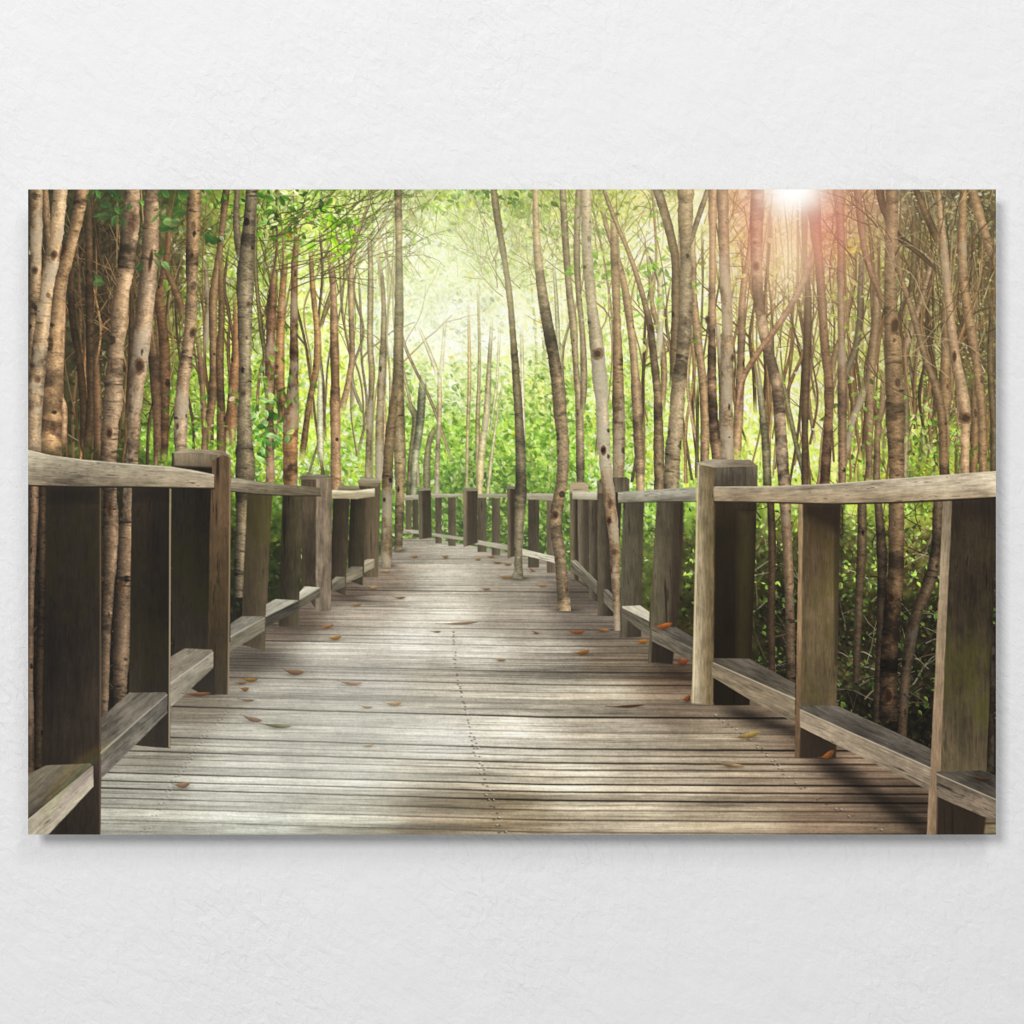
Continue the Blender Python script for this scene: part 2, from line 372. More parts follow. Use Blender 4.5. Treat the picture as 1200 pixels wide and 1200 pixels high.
# thin far stems, pale in the haze
for k in range(120):
    x = rng.choice([rng.uniform(40, 460), rng.uniform(600, 1160), rng.uniform(960, 1160)]); y0 = rng.uniform(222, 330); y1 = rng.uniform(470, 600); dr = rng.uniform(-14, 14)
    c = bgc(x, 420); dk = c.mean() < 0.33
    col = np.clip(c * rng.uniform(0.5, 0.85) * np.array([1.06, 0.90, 1.0]) if not dk else np.array([0.36, 0.28, 0.2]) * rng.uniform(0.5, 1.5), 0, 1) * 255
    w = rng.uniform(1.2, 4.2)
    xs = [x + dr * t + rng.normal(0, 4.5) for t in (0, .33, .66, 1)]
    stroke(spline([(xs[q], y0 + (y1 - y0) * q / 3, w * (0.75 + 0.1 * q)) for q in range(4)], 14), col, alpha=0.75)
img[:] = blur(img, 0.3)
for k in range(17000):
    x = rng.uniform(33, 1167); y = rng.uniform(240, 690 if 480 < x < 720 else 900)
    if x < 200 and rng.random() < 0.55: continue
    if x > 980 and y < 470 and rng.random() < 0.75: continue
    s = rng.uniform(1.8, 5.4)
    if y > 620: s *= 0.85
    lo, hi = mixlo() if y < 600 else (0.35, 2.5)
    leaf(x, y, s, leafcol(x, y, lo, hi), rng.uniform(0.45, 0.85))

def leaves(n, x0, x1, y0, y1, pal, s=(2.0, 5.0), a=(0.5, 0.95)):
    for _ in range(n):
        x = rng.uniform(x0, x1); y = rng.uniform(y0, y1); c = c8(pal[int(rng.integers(len(pal)))]) * rng.uniform(0.8, 1.15)
        c = (0.66 * c + 0.34 * bgc(x, y)) * math.exp(0.24 * clus(x, y))
        leaf(x, y, rng.uniform(*s), np.clip(c, 0, 1), rng.uniform(*a))
MG = [(44, 74, 22), (62, 100, 30), (34, 56, 18), (112, 160, 44), (150, 196, 60), (196, 228, 104), (234, 244, 186), (100, 144, 46), (170, 210, 70), (210, 236, 130)]
leaves(5200, 470, 790, 425, 640, MG)
BGN = [(255, 255, 244), (226, 240, 130), (120, 160, 40), (150, 196, 52), (186, 222, 70), (214, 238, 104), (240, 248, 190), (96, 130, 36), (250, 250, 230), (200, 216, 60)]
leaves(4200, 215, 470, 300, 575, BGN, (2.2, 5.6))
leaves(4200, 690, 965, 290, 575, BGN, (2.2, 5.6))
leaves(2600, 470, 700, 235, 440, [(190, 214, 120), (214, 232, 150), (240, 246, 210), (255, 255, 244), (160, 190, 96)], (1.5, 3.6), (0.3, 0.7))
leaves(900, 120, 330, 400, 560, [(110, 160, 44), (70, 110, 34), (160, 200, 70), (230, 240, 190)], (1.4, 3.2))

leaves(2200, 540, 800, 222, 340, [(150, 176, 70), (120, 146, 56), (186, 206, 100), (226, 236, 170), (90, 116, 44), (250, 250, 236), (176, 190, 60)], (1.4, 3.8), (0.4, 0.8))
leaves(1700, 820, 1010, 235, 440, [(200, 206, 80), (226, 226, 120), (170, 176, 60), (255, 252, 226), (240, 240, 160), (140, 140, 50), (190, 214, 90)], (1.6, 4.6), (0.4, 0.8))
leaves(900, 1000, 1165, 225, 450, [(170, 166, 90), (206, 206, 150), (120, 120, 60), (236, 240, 220), (150, 170, 70)], (1.0, 2.8), (0.4, 0.8))
leaves(1300, 300, 480, 222, 330, [(150, 196, 60), (190, 220, 90), (110, 150, 44), (240, 246, 200), (84, 116, 40)], (1.8, 4.8), (0.5, 0.9))

hk = np.exp(-((XX - 420) / 190) ** 2 - ((YY - 380) / 190) ** 2) + np.exp(-((XX - 830) / 190) ** 2 - ((YY - 400) / 170) ** 2) + 0.26 * np.exp(-((XX - 600) / 160) ** 2 - ((YY - 330) / 170) ** 2)
hk = np.clip(hk, 0, 1)[..., None]
img[:] = np.clip(1 - np.clip(1 - img, 0, 1) ** (1 + 0.75 * hk), 0, 1)          # the bright wood behind is printed in a high key

low = np.clip((YY - 590) / 110.0, 0, 1) * np.clip((XX - 770) / 60.0, 0, 1)
img[:] = img * (1 - 0.40 * low)[..., None]                                    # deep undergrowth
# twigs: a web of thin branches
def twigs(n, x0, x1, y0, y1, cols, w=(0.7, 1.8), L=(25, 80), ang=(-2.6, -0.5), alpha=0.85):
    for _ in range(n):
        c = np.array(cols[int(rng.integers(len(cols)))], float) * rng.uniform(0.75, 1.2)
        twig(rng.uniform(x0, x1), rng.uniform(y0, y1), rng.uniform(*ang), rng.uniform(*L), rng.uniform(*w), np.clip(c, 0, 255), 0.5, alpha)
BRN = [(70, 54, 38), (92, 72, 50), (58, 46, 32), (140, 120, 88)]
PAL = [(170, 152, 115), (196, 182, 140), (120, 100, 72), (90, 74, 52), (66, 54, 38)]
twigs(150, 80, 210, 260, 520, BRN, L=(25, 90))
twigs(90, 200, 330, 240, 420, [(96, 84, 56), (78, 66, 44), (150, 138, 98)], L=(20, 70))
twigs(90, 300, 480, 225, 330, [(90, 84, 48), (112, 104, 66), (70, 62, 38)], w=(0.6, 1.5), L=(25, 80), ang=(-1.2, -0.1))
twigs(120, 560, 780, 222, 350, [(112, 102, 66), (128, 118, 78), (160, 152, 108)], w=(0.6, 1.5), ang=(-2.7, -0.5))
twigs(60, 480, 570, 222, 330, [(150, 148, 98), (190, 190, 140)], w=(0.5, 1.2), ang=(-2.4, -0.7), alpha=0.6)
twigs(300, 950, 1170, 230, 540, PAL, L=(25, 90), ang=(-2.5, -0.6))
twigs(90, 820, 960, 222, 420, [(150, 110, 70), (120, 88, 58), (190, 160, 110)], w=(0.6, 1.4))
twigs(230, 850, 1167, 600, 860, [(120, 110, 90), (150, 142, 122), (60, 50, 36), (44, 36, 26), (90, 76, 56)], w=(0.8, 2.2), L=(20, 70), ang=(-2.9, -0.2))
twigs(40, 33, 260, 590, 860, [(96, 80, 60), (52, 42, 30), (130, 112, 86)], w=(0.7, 1.8), L=(15, 50), ang=(-2.9, -0.2))
for k in range(900):                                            # sky glints between the right hand twigs
    x = rng.uniform(955, 1165); y = rng.uniform(225, 520)
    leaf(x, y, rng.uniform(0.8, 2.2), np.clip(bgc(x, y) * rng.uniform(1.0, 2.4), 0, 1), 0.8)
for k in range(420):
    x = rng.uniform(985, 1165); y = rng.uniform(430, 560)
    leaf(x, y, rng.uniform(1.6, 4.6), c8((128, 178, 50)) * rng.uniform(0.4, 1.35), 0.9)
for k in range(1500):                                            # undergrowth beyond the right hand railing
    x = rng.uniform(800, 1165); y = rng.uniform(592, 840)
    leaf(x, y, rng.uniform(1.6, 4.6), c8((112, 140, 62)) * rng.uniform(0.3, 1.7) * (1.15 if y < 690 else 0.62), 0.85)

# ---- 2. the trunks ----------------------------------------------------------
DRK = (76, 58, 40); ORA = (140, 108, 76)
def tame(c):
    m = sum(c) / 3.0; return tuple(0.93 * (m + (q - m) * 0.92) * k for q, k in zip(c, (0.985, 0.985, 0.93)))
FAR = [  # thin and distant stems: path, colour, light, lichen
 ([(84,290,8),(84,340,9),(86,380,9),(93,420,9),(98,470,10),(99,530,11)], DRK, .3, 0),
 ([(104,228,9),(105,320,10),(106,400,10),(108,470,10),(102,535,12)], (92,70,50), .4, 0),
 ([(112,400,6),(114,450,9),(116,540,10)], (110,80,58), .4, 0),
 ([(155,330,6),(154,420,7),(150,500,8)], DRK, .3, 0),
 ([(199,230,7),(197,290,8),(190,335,10),(187,352,12),(193,400,13),(194,450,12),(193,545,10)], (126,90,64), .4, .1),
 ([(178,380,8),(181,430,11),(184,480,11),(185,545,10)], (120,88,64), .4, .2),
 ([(192,310,5),(200,330,8),(209,352,9),(214,375,9)], (112,84,58), .3, .1),
 ([(231,380,6),(236,430,7),(240,500,8),(239,545,8)], (130,98,70), .3, .1),
 ([(240,300,5),(243,360,6),(240,420,7)], (150,124,92), .3, .1),
 ([(266,222,9),(262,260,8),(256,310,8),(250,350,9),(250,420,9),(248,470,11),(241,520,12)], ORA, .4, .2),
 ([(259,290,7),(260,370,8),(258,420,10),(260,500,11),(259,560,10)], (128,98,66), .2, .1),
 ([(276,340,6),(277,400,8),(274,460,10),(269,525,12)], (152,108,76), .4, .1),
 ([(301,222,4),(299,300,4),(304,370,5),(312,425,6),(317,450,6)], (120,104,66), 0, 0),
 ([(322,300,7),(319,370,10),(317,420,11),(316,480,11),(317,565,11)], (160,114,80), .3, .15),
 ([(336,290,7),(331,350,9),(328,420,10),(330,470,11),(334,500,11)], (146,108,74), .3, .1),
 ([(350,260,6),(346,320,8),(345,380,9),(345,430,11),(342,480,17),(340,520,20),(340,570,18)], (138,100,70), .3, .2),
 ([(363,280,5),(366,340,6),(371,388,8),(370,430,9),(362,470,8),(357,505,8),(352,545,8)], (154,120,84), .3, .15),
 ([(392,330,4),(382,360,5),(374,388,6)], (140,112,76), .2, 0),
 ([(376,420,5),(375,470,7),(376,550,7)], (186,186,160), .2, .3),
 ([(386,285,8),(391,340,8),(392,390,9),(393,440,9),(393,480,12),(393,575,14)], (164,122,88), .3, .3),
 ([(424,240,4),(416,280,6),(411,320,6),(411,380,7),(412,420,8),(405,460,9),(397,490,10)], (164,130,96), .3, .2),
 ([(400,340,4),(412,300,4),(424,262,4),(436,232,4)], (140,120,80), .2, 0),
 ([(465,232,3),(446,270,4),(430,295,4),(416,315,5)], (160,146,104), .2, 0),
 ([(432,260,5),(434,320,6),(433,400,7),(435,440,8),(432,500,8),(430,565,8)], (150,132,100), .1, .3),
 ([(440,290,5),(447,320,6),(450,360,6),(449,420,8),(446,480,9),(445,565,9)], (156,134,104), .1, .3),
 ([(472,462,5),(480,475,6),(487,492,7),(482,530,6),(479,580,6)], (120,112,84), 0, .2),
 ([(497,430,6),(495,460,8),(492,500,9),(487,540,8),(485,580,8)], (150,148,118), .2, .3),
 ([(516,495,5),(505,510,7),(500,535,8),(499,580,8)], (124,116,90), 0, .2),
 ([(488,378,3),(498,400,4),(508,425,5),(514,442,5)], (214,206,180), 0, .3),
 ([(522,370,3),(520,400,4),(517,440,5)], (218,210,184), 0, .3),
 ([(515,425,5),(515,480,6),(513,530,6),(512,585,6)], (190,166,128), .2, .2),
 ([(549,350,3),(550,440,4),(548,500,4),(546,585,4)], (176,150,104), .1, .1),
 ([(560,330,3),(562,420,4),(560,500,5),(561,585,6)], (160,146,106), .1, .1),
 ([(577,370,4),(574,420,5),(571,480,7),(565,530,8),(562,585,7)], (178,164,126), .1, .2),
 ([(592,430,3),(584,480,3),(577,530,4),(571,585,4)], (190,180,140), .1, .1),
 ([(586,380,3),(582,450,3),(572,520,3)], (200,190,150), .1, .1),
 ([(611,380,5),(612,440,5),(613,500,6),(614,580,5)], (196,184,150), .1, .2),
 ([(659,222,7),(663,290,7),(667,340,7),(672,380,8),(675,430,7),(679,480,10),(680,530,10),(680,575,9)], (152,130,102), .3, .3),
 ([(678,225,7),(676,290,7),(678,340,6),(683,400,6),(684,450,7),(682,490,6)], (142,120,94), .2, .2),
 ([(648,300,3),(652,360,4),(655,430,4)], (190,184,140), 0, 0),
 ([(757,280,4),(762,330,5),(765,360,6),(775,400,7),(778,440,7),(775,490,7)], (156,130,100), .2, .2),
 ([(772,310,6),(773,370,7),(770,430,6)], (178,164,130), .2, .3),
 ([(822,260,3),(823,330,3),(821,400,3)], (130,120,80), 0, 0),
 ([(818,440,3),(817,500,3),(816,560,4)], (100,94,60), 0, 0),
 ([(812,270,6),(813,340,7),(818,400,9),(824,450,9),(826,500,9),(826,560,9)], (166,132,100), .3, .2),
 ([(840,360,5),(843,410,6),(845,450,7),(846,500,9),(843,560,10)], (150,120,90), .3, .2),
 ([(884,222,7),(879,290,6),(871,340,7),(869,400,8),(867,470,9),(863,545,10)], (156,122,92), .2, .1),
 ([(886,420,6),(892,470,7),(897,520,8),(899,570,9)], (150,138,104), .2, .2),
 ([(912,420,4),(922,470,5),(935,530,6),(944,560,6)], (130,126,92), .1, .1),
 ([(985,340,4),(990,380,4),(978,415,6),(973,450,7)], (140,112,84), .2, .1),
 ([(1010,280,6),(1008,340,7),(1004,400,7),(990,440,8),(978,470,5)], (118,104,82), .2, .1),
 ([(1024,300,7),(1026,360,8),(1022,410,9),(1019,450,10),(1018,560,9)], (140,110,84), .3, .2),
 ([(1016,440,8),(1008,465,9),(997,495,9),(990,530,9),(984,565,9)], (160,130,102), .3, .3),
 ([(1035,430,6),(1034,470,8),(1029,500,9),(1027,560,9),(1030,600,9),(1034,660,12),(1031,760,10),(1026,850,9)], (124,98,74), .2, .2),
 ([(1070,240,5),(1071,300,6),(1066,360,5)], (96,82,60), .2, 0),
 ([(1106,330,8),(1107,400,9),(1106,480,10),(1105,560,11)], (148,116,88), .3, .2),
 ([(1096,285,6),(1089,315,7),(1077,358,7),(1066,390,8),(1057,420,9)], (178,140,110), .3, .2),
 ([(1074,225,6),(1088,258,8),(1100,285,9)], (104,82,60), .2, 0),
 ([(1060,440,6),(1062,500,7),(1060,560,7)], (150,136,108), .2, .2),
 ([(1140,440,7),(1142,500,8),(1140,560,8)], (124,98,74), .3, .2),
 ([(1162,340,6),(1160,420,7),(1164,500,7),(1163,560,6)], (110,92,66), .3, .1),
 ([(1010,585,8),(1010,640,9),(1007,700,9),(1003,800,8)], (128,106,82), .2, .2),
 ([(903,585,7),(905,650,8),(904,720,9),(905,800,9)], (112,86,62), .2, .1),
 ([(1163,740,7),(1162,820,8),(1160,905,9)], (90,72,54), .2, .1),
]
for k in range(150):                                             # many thin stems fill the gaps
    x = rng.choice([rng.uniform(60, 470), rng.uniform(680, 1165), rng.uniform(900, 1165)]); y0 = rng.uniform(215, 320); y1 = rng.uniform(480, 575); dr = rng.normal(0, 22)
    hz = math.exp(-((x - 540) / 190) ** 2); c = np.array([(98, 72, 48), (122, 92, 62), (74, 56, 38), (140, 112, 80)][int(rng.integers(4))], float) * rng.uniform(0.8, 1.15)
    c = c * (1 - 0.45 * hz) + np.array((196, 190, 150)) * 0.45 * hz; w = rng.uniform(1.6, 5.0)
    pp = [(x + dr * t + rng.normal(0, 5), y0 + (y1 - y0) * t, w * (0.55 + 0.45 * t)) for t in (0, .25, .5, .75, 1)]
    if w > 3: trunk(pp, c, rng.uniform(-.2, .5), knots=.2, lichen=.1, ring=.6)
    else: stroke(spline(pp, 8), c, alpha=0.9)
    if rng.random() < 0.6: twig(pp[2][0], pp[2][1], rng.choice([-2.1, -1.0]) + rng.normal(0, .2), rng.uniform(40, 110), w * .6, c, 0.4, 0.9)
for path, col, li, lc in FAR:
    big = max(p[2] for p in path) >= 8
    trunk(path, tame(col), li, knots=0.35 if big else 0.1, lichen=lc, ring=0.7, pid=part('printed_tree_trunk', 'printed_forest') if big else None)
# leafy sprays at the top, in front of the far stems
def spray(n, cx, cy, rx, ry, cols, s=(2.5, 7), a=0.92):
    for _ in range(n):
        c = c8(cols[int(rng.integers(len(cols)))]) * rng.uniform(0.65, 1.25)
        leaf(cx + rng.normal(0, rx), cy + rng.normal(0, ry), rng.uniform(*s), np.clip(c, 0, 1), a)
LG = [(112, 160, 44), (84, 134, 38), (150, 196, 66), (62, 104, 34), (194, 220, 120), (126, 158, 84), (210, 224, 150)]
spray(110, 345, 246, 34, 14, LG); spray(40, 390, 262, 16, 16, [(146, 200, 40), (168, 212, 60), (116, 170, 36), (196, 224, 100)], (3, 8))
spray(26, 400, 285, 12, 8, [(160, 210, 40), (130, 190, 40)], (3, 7)); spray(22, 335, 272, 14, 8, LG)
spray(60, 545, 236, 34, 11, [(150, 190, 50), (170, 205, 70), (110, 160, 50), (190, 190, 60)], (2, 5), 0.8)
spray(60, 592, 229, 26, 8, [(90, 130, 50), (70, 110, 40), (130, 170, 100)], (3, 6), 0.85)
spray(24, 700, 320, 12, 10, [(110, 165, 50), (90, 140, 40)], (3, 7), 0.8); spray(18, 775, 320, 10, 22, [(110, 170, 50), (140, 190, 60)], (3, 7), 0.8)
spray(40, 240, 235, 60, 8, [(70, 110, 40), (50, 90, 36), (100, 150, 50)], (3, 7)); spray(20, 120, 235, 16, 10, [(70, 106, 50), (52, 84, 42)], (5, 9))
spray(60, 318, 455, 22, 26, LG, (3, 7), 0.7); spray(60, 250, 500, 40, 24, LG, (3, 7), 0.6)
spray(50, 310, 515, 12, 22, [(90, 150, 50), (60, 110, 36), (150, 190, 120)], (3, 7), 0.8)

spray(70, 690, 262, 44, 28, [(118, 146, 66), (150, 176, 84), (92, 120, 52), (186, 200, 120)], (2, 5), 0.7)
spray(60, 760, 350, 30, 40, [(126, 180, 60), (150, 200, 76), (100, 150, 44), (210, 230, 130)], (3, 7), 0.75)
spray(70, 915, 300, 40, 34, [(206, 200, 80), (226, 222, 120), (176, 170, 70), (250, 244, 200)], (2.5, 5.5), 0.75)
spray(14, 993, 292, 12, 5, [(210, 200, 60), (226, 214, 90)], (3, 6), 0.85)
spray(80, 1060, 500, 50, 26, [(110, 160, 50), (150, 196, 76), (70, 110, 36), (196, 220, 130)], (3, 6), 0.8)
spray(60, 1150, 240, 40, 14, [(150, 156, 100), (110, 120, 70), (230, 236, 220)], (1.5, 3.5), 0.7)

spray(110, 500, 250, 60, 22, [(150, 196, 60), (176, 214, 84), (120, 166, 46), (214, 234, 140), (240, 246, 206)], (2, 5.5), 0.6)
spray(80, 640, 280, 50, 40, [(140, 184, 60), (170, 206, 84), (112, 150, 46), (220, 236, 150)], (2, 5), 0.6)
spray(70, 980, 400, 50, 50, [(170, 206, 70), (196, 222, 96), (130, 170, 50), (240, 248, 200)], (2, 5), 0.7)

NEAR = [  # the trunks one can tell apart: path, colour, light, knots, lichen, rings
 ([(53,215,7),(55,260,9),(57,290,8),(52,330,8),(48,400,7)], (160,122,88), .3, .4, 0, .7),
 ([(41,215,16),(41,280,15),(40,340,14),(38,400,12),(37,470,12),(38,530,13)], (180,148,118), .5, 1.2, .15, 1.0),
 ([(76,305,8),(74,350,8),(72,410,9),(70,460,9),(75,480,9),(74,530,10)], (168,128,98), .4, .4, .1, .8),
 ([(99,215,14),(92,255,14),(84,290,14),(74,325,15),(68,370,16),(64,420,19),(60,470,22),(58,500,23),(57,540,24)], (184,146,114), .45, 1.0, .15, 1.0),
 ([(72,215,19),(68,270,19),(63,310,18),(55,350,17),(49,400,17),(44,450,17),(40,500,17),(40,540,17)], (184,150,120), .45, 1.4, .15, 1.0),
 ([(40,560,9),(40,600,10),(38,660,9),(36,760,9),(36,925,9)], (166,128,100), .3, 1.2, .3, .8),
 ([(50,560,8),(50,620,9),(49,700,9),(47,800,9),(46,900,9)], (100,78,58), .2, .8, .1, .8),
 ([(155,215,20),(152,260,21),(147,310,20),(140,360,20),(136,400,21),(132,440,22),(130,475,25),(127,505,22),(126,545,19),(128,580,17),(129,640,17),(126,700,14),(123,760,13),(121,860,12)], (184,146,114), .55, .7, .25, 1.1),
 ([(179,215,18),(177,280,17),(173,330,17),(168,380,17),(163,430,17),(158,480,17),(155,530,17),(151,580,17),(147,650,18),(143,740,18),(140,870,18)], (172,140,116), .5, 1.1, .35, 1.3),
 ([(229,215,14),(227,270,15),(225,330,15),(224,370,16),(220,410,15),(215,450,15),(212,500,14),(212,545,14)], (172,138,108), .4, 1.3, .3, 1.2),
 ([(279,215,7),(277,250,8),(279,280,10),(285,310,12)], (130,112,86), .3, .3, .2, .8),
 ([(296,215,13),(293,260,14),(290,300,18),(288,340,18),(288,400,17),(288,450,17),(287,490,17),(288,560,21),(284,620,14),(280,700,12)], (150,130,102), .35, .9, .5, 1.1),
 ([(467,215,11),(468,300,9),(468,360,10),(467,420,12),(466,470,14),(468,520,14),(469,570,13),(467,646,11)], (150,128,98), .2, .6, .4, .9),
 ([(466,440,8),(461,480,11),(456,530,12),(454,580,12),(453,664,12)], (122,100,74), .2, .6, .5, .9),
 ([(577,215,8),(583,260,8),(590,300,8),(597,350,8),(601,400,9),(605,450,10),(608,500,11),(610,560,13),(608,620,11),(607,660,11),(606,679,15)], (124,108,84), .1, .5, .6, 1.0),
 ([(627,215,8),(629,280,9),(634,330,11),(642,380,13),(651,430,13),(656,480,15),(660,520,16),(659,560,15),(654,590,16),(651,612,15),(656,650,14),(660,690,15),(662,716,17)], (166,136,104), .3, .8, .4, 1.0),
 ([(702,230,4),(712,270,5),(724,305,6),(733,340,8),(739,380,8),(743,420,8),(747,480,9),(751,580,9)], (164,132,102), .3, .5, .25, .9),
 ([(719,235,7),(720,290,10),(722,340,11),(724,400,11),(725,450,12),(726,500,13),(725,570,12)], (146,118,92), .3, .4, .3, 1.0),
 ([(687,215,13),(688,290,13),(693,350,14),(699,400,17),(703,440,18),(706,480,18),(708,530,18),(713,580,17),(719,630,15),(721,680,12),(723,738,7)], (160,140,114), .3, 1.1, .75, 1.0),
 ([(708,225,4),(722,262,5),(738,300,6),(751,340,7),(761,380,9),(766,420,10),(771,470,10),(773,580,11)], (150,122,94), .3, .6, .25, 1.0),
 ([(768,215,10),(779,250,10),(788,285,10),(792,310,9),(792,370,9),(790,420,10),(789,460,10)], (118,96,72), .2, .4, .1, .8),
 ([(832,215,6),(820,250,6),(808,285,6),(797,310,7)], (150,130,98), .2, .2, .1, .6),
 ([(804,215,24),(803,250,20),(803,290,15),(803,350,15),(801,400,16),(795,450,18),(791,500,20),(787,540,20),(785,585,20)], (164,138,108), .3, .8, .3, 1.1),
 ([(834,215,12),(834,290,9),(834,360,10),(834,440,11),(836,490,11),(841,540,12),(842,560,12)], (156,120,94), .3, .7, .25, 1.0),
 ([(846,215,12),(848,270,11),(850,320,12),(853,370,13),(853,430,14),(853,490,14),(853,560,16)], (170,140,112), .3, .9, .5, 1.0),
 ([(888,215,14),(887,290,14),(889,350,13),(898,400,13),(908,440,14),(914,485,14),(917,540,12),(921,600,11),(925,690,12),(927,780,12),(929,850,11)], (178,142,112), .3, .6, .2, 1.2),
 ([(942,215,9),(943,300,7),(947,350,7),(945,430,8),(943,490,8),(943,570,9)], (98,74,54), .2, .3, .05, .8),
 ([(962,272,9),(952,300,10),(938,335,8),(922,365,8),(903,393,8),(886,416,8),(870,445,7),(862,490,6)], (168,122,96), -.2, .3, .1, .6),
 ([(952,215,16),(956,270,12),(960,310,10),(963,350,9),(966,400,10),(971,445,13),(971,490,13),(966,570,11)], (146,106,82), .3, .6, .1, 1.0),
 ([(982,215,14),(985,270,9),(985,340,8),(986,400,8),(987,440,9),(987,570,9)], (138,106,82), .3, .5, .1, 1.0),
 ([(1004,215,10),(1011,280,9),(1019,315,8),(1029,340,7),(1036,365,7)], (146,108,84), .3, .3, .1, .8),
 ([(1030,215,9),(1034,240,8),(1050,275,7),(1068,290,6),(1090,310,4),(1106,326,3)], (76,58,44), 0, .1, 0, .5),
 ([(1045,215,13),(1045,270,15),(1044,320,15),(1045,370,15),(1047,410,17),(1049,450,17),(1050,500,17),(1051,550,15),(1051,610,16),(1051,660,17),(1047,710,17),(1043,760,17),(1041,845,18)], (156,124,96), .35, 1.0, .3, 1.2),
 ([(1050,285,6),(1056,325,7),(1068,362,7),(1079,400,8),(1088,430,8),(1099,460,9),(1105,500,10),(1106,545,10)], (138,110,84), .2, .4, .15, .9),
 ([(1099,222,6),(1103,260,9),(1108,310,11),(1111,350,11),(1117,400,12),(1122,430,13),(1129,465,15),(1131,500,14),(1130,565,12)], (160,126,98), .3, .8, .15, 1.1),
 ([(1129,215,8),(1127,290,10),(1130,340,10),(1138,390,10),(1145,430,10),(1150,480,11),(1152,565,10)], (162,128,100), .3, .5, .2, 1.1),
 ([(1136,215,14),(1145,245,13),(1156,280,12),(1168,315,12)], (134,104,78), .3, .4, .1, 1.0),
 ([(1099,585,9),(1097,640,11),(1090,680,12),(1075,715,12),(1066,755,11),(1060,800,11),(1056,870,11)], (150,120,92), .3, .6, .2, 1.0),
]
NEARID = []
for q, (path, col, li, kn, lc, rg) in enumerate(NEAR):
    pid = part('printed_tree_trunk', 'printed_forest')
    NEARID.append(pid)
    if path[0][:2] == (577, 215): DARKT = pid
    if path[0][:2] == (627, 215): TANT = pid
    if path[0][:2] == (687, 215): LICHEN = pid
    if path[0][:2] == (467, 215): TWINA = pid
    if path[0][:2] == (466, 440): TWINB = pid
    trunk(path, tame(col), li, knots=kn, lichen=lc, ring=rg, con=1.22 if path[0][0] < 310 else 1.0, pid=pid, seed=900 + q)
for w_ in [(155,262,8,24,.12),(63,300,5,9,.1),(63,502,6,12,.1),(74,295,5,12,.4),(164,430,7,11,0),(128,507,5,9,0),(177,305,3,16,.15),(131,428,3,11,0),(61,404,3,11,.1),(44,445,6,7,0),(41,317,5,6,0),(64,299,6,6,0),(57,346,5,5,0),(226,390,5,8,.1),(291,357,5,7,0),(286,461,6,7,0),(129,596,6,16,0),(142,688,7,14,0),(707,528,4,7,0),(720,647,6,6,0),(713,610,4,6,0),(1048,382,6,11,.2),(1131,490,9,8,.3),(859,420,4,6,0),(886,312,5,7,0),(803,375,4,8,0),(1118,418,3,8,0),(829,375,4,6,0),(652,603,6,7,.4),(1044,700,5,7,0),(1041,815,6,10,0),(763,385,4,8,-.3),(700,415,8,9,.2),(40,244,5,5,0),(59,398,5,5,0),(227,265,5,9,0),(143,547,4,8,0),(225,300,3,6,0)]:
    wound(w_[0], w_[1], w_[2] * 0.85, w_[3] * 0.85, w_[4], a=0.75)
for (x, y, s, c) in [(128,250,14,(58,88,44)),(140,262,10,(90,130,60)),(120,240,12,(50,78,40)),(150,245,9,(62,94,46)),(195,254,10,(98,150,62)),(212,247,11,(70,118,46)),(194,268,12,(66,112,44)),(205,262,9,(120,160,84)),(250,281,13,(56,108,40)),(263,278,6,(160,180,140)),(190,312,9,(120,170,96)),(118,328,12,(76,104,52)),(190,228,10,(66,112,46)),(215,225,9,(80,130,50)),(106,226,9,(90,130,50)),(160,318,9,(60,104,44)),(195,335,8,(150,180,70)),(188,296,7,(70,120,44)),(340,300,8,(120,150,40)),(343,272,7,(210,150,40))]:
    for q in range(3): leaf(x + rng.normal(0, 4), y + rng.normal(0, 2.5), s * rng.uniform(0.45, 0.85), (c8(c) * 0.86 + 0.03) * rng.uniform(0.7, 1.15), 0.82)
twigs(26, 300, 420, 240, 345, [(88, 76, 44), (70, 60, 36)], w=(0.8, 1.8), L=(50, 120), ang=(-0.75, -0.25))
twigs(40, 1000, 1167, 240, 470, [(80, 64, 46), (170, 150, 112), (62, 50, 36)], w=(0.9, 2.0), L=(40, 100))

# ---- 3. light flooding the wood, as it is printed ------------------------------
def veil(a, col):
    img[:] = img + np.clip(a, 0, 1)[..., None] * (c8(col) - img)
def g2d(cx, cy, sx, sy, ang=0.0):
    ca, sa = math.cos(ang), math.sin(ang); X = XX - cx; Y = YY - cy
    return np.exp(-((X * ca + Y * sa) / sx) ** 2 - ((-X * sa + Y * ca) / sy) ** 2)
up = 1 / (1 + np.exp((YY - 520) / 34.0))
th = np.arctan2(YY - 215, XX - 935); rays = 1 + 0.20 * smp('soft', th * 60 + 40, th * 0 + 7)
veil(0.46 * g2d(524, 335, 80, 84) * rays, (242, 250, 210))
veil(0.17 * g2d(560, 310, 200, 130) * rays * up, (230, 240, 180))
veil(0.30 * g2d(760, 290, 210, 150) * rays * up, (210, 194, 158))
veil(0.27 * np.clip((XX - 820) / 150, 0, 1) * up, (160, 142, 108))
veil(0.12 * np.clip((330 - XX) / 150, 0, 1) * up, (156, 138, 104))
veil(0.10 * g2d(640, 560, 330, 90), (200, 196, 160))
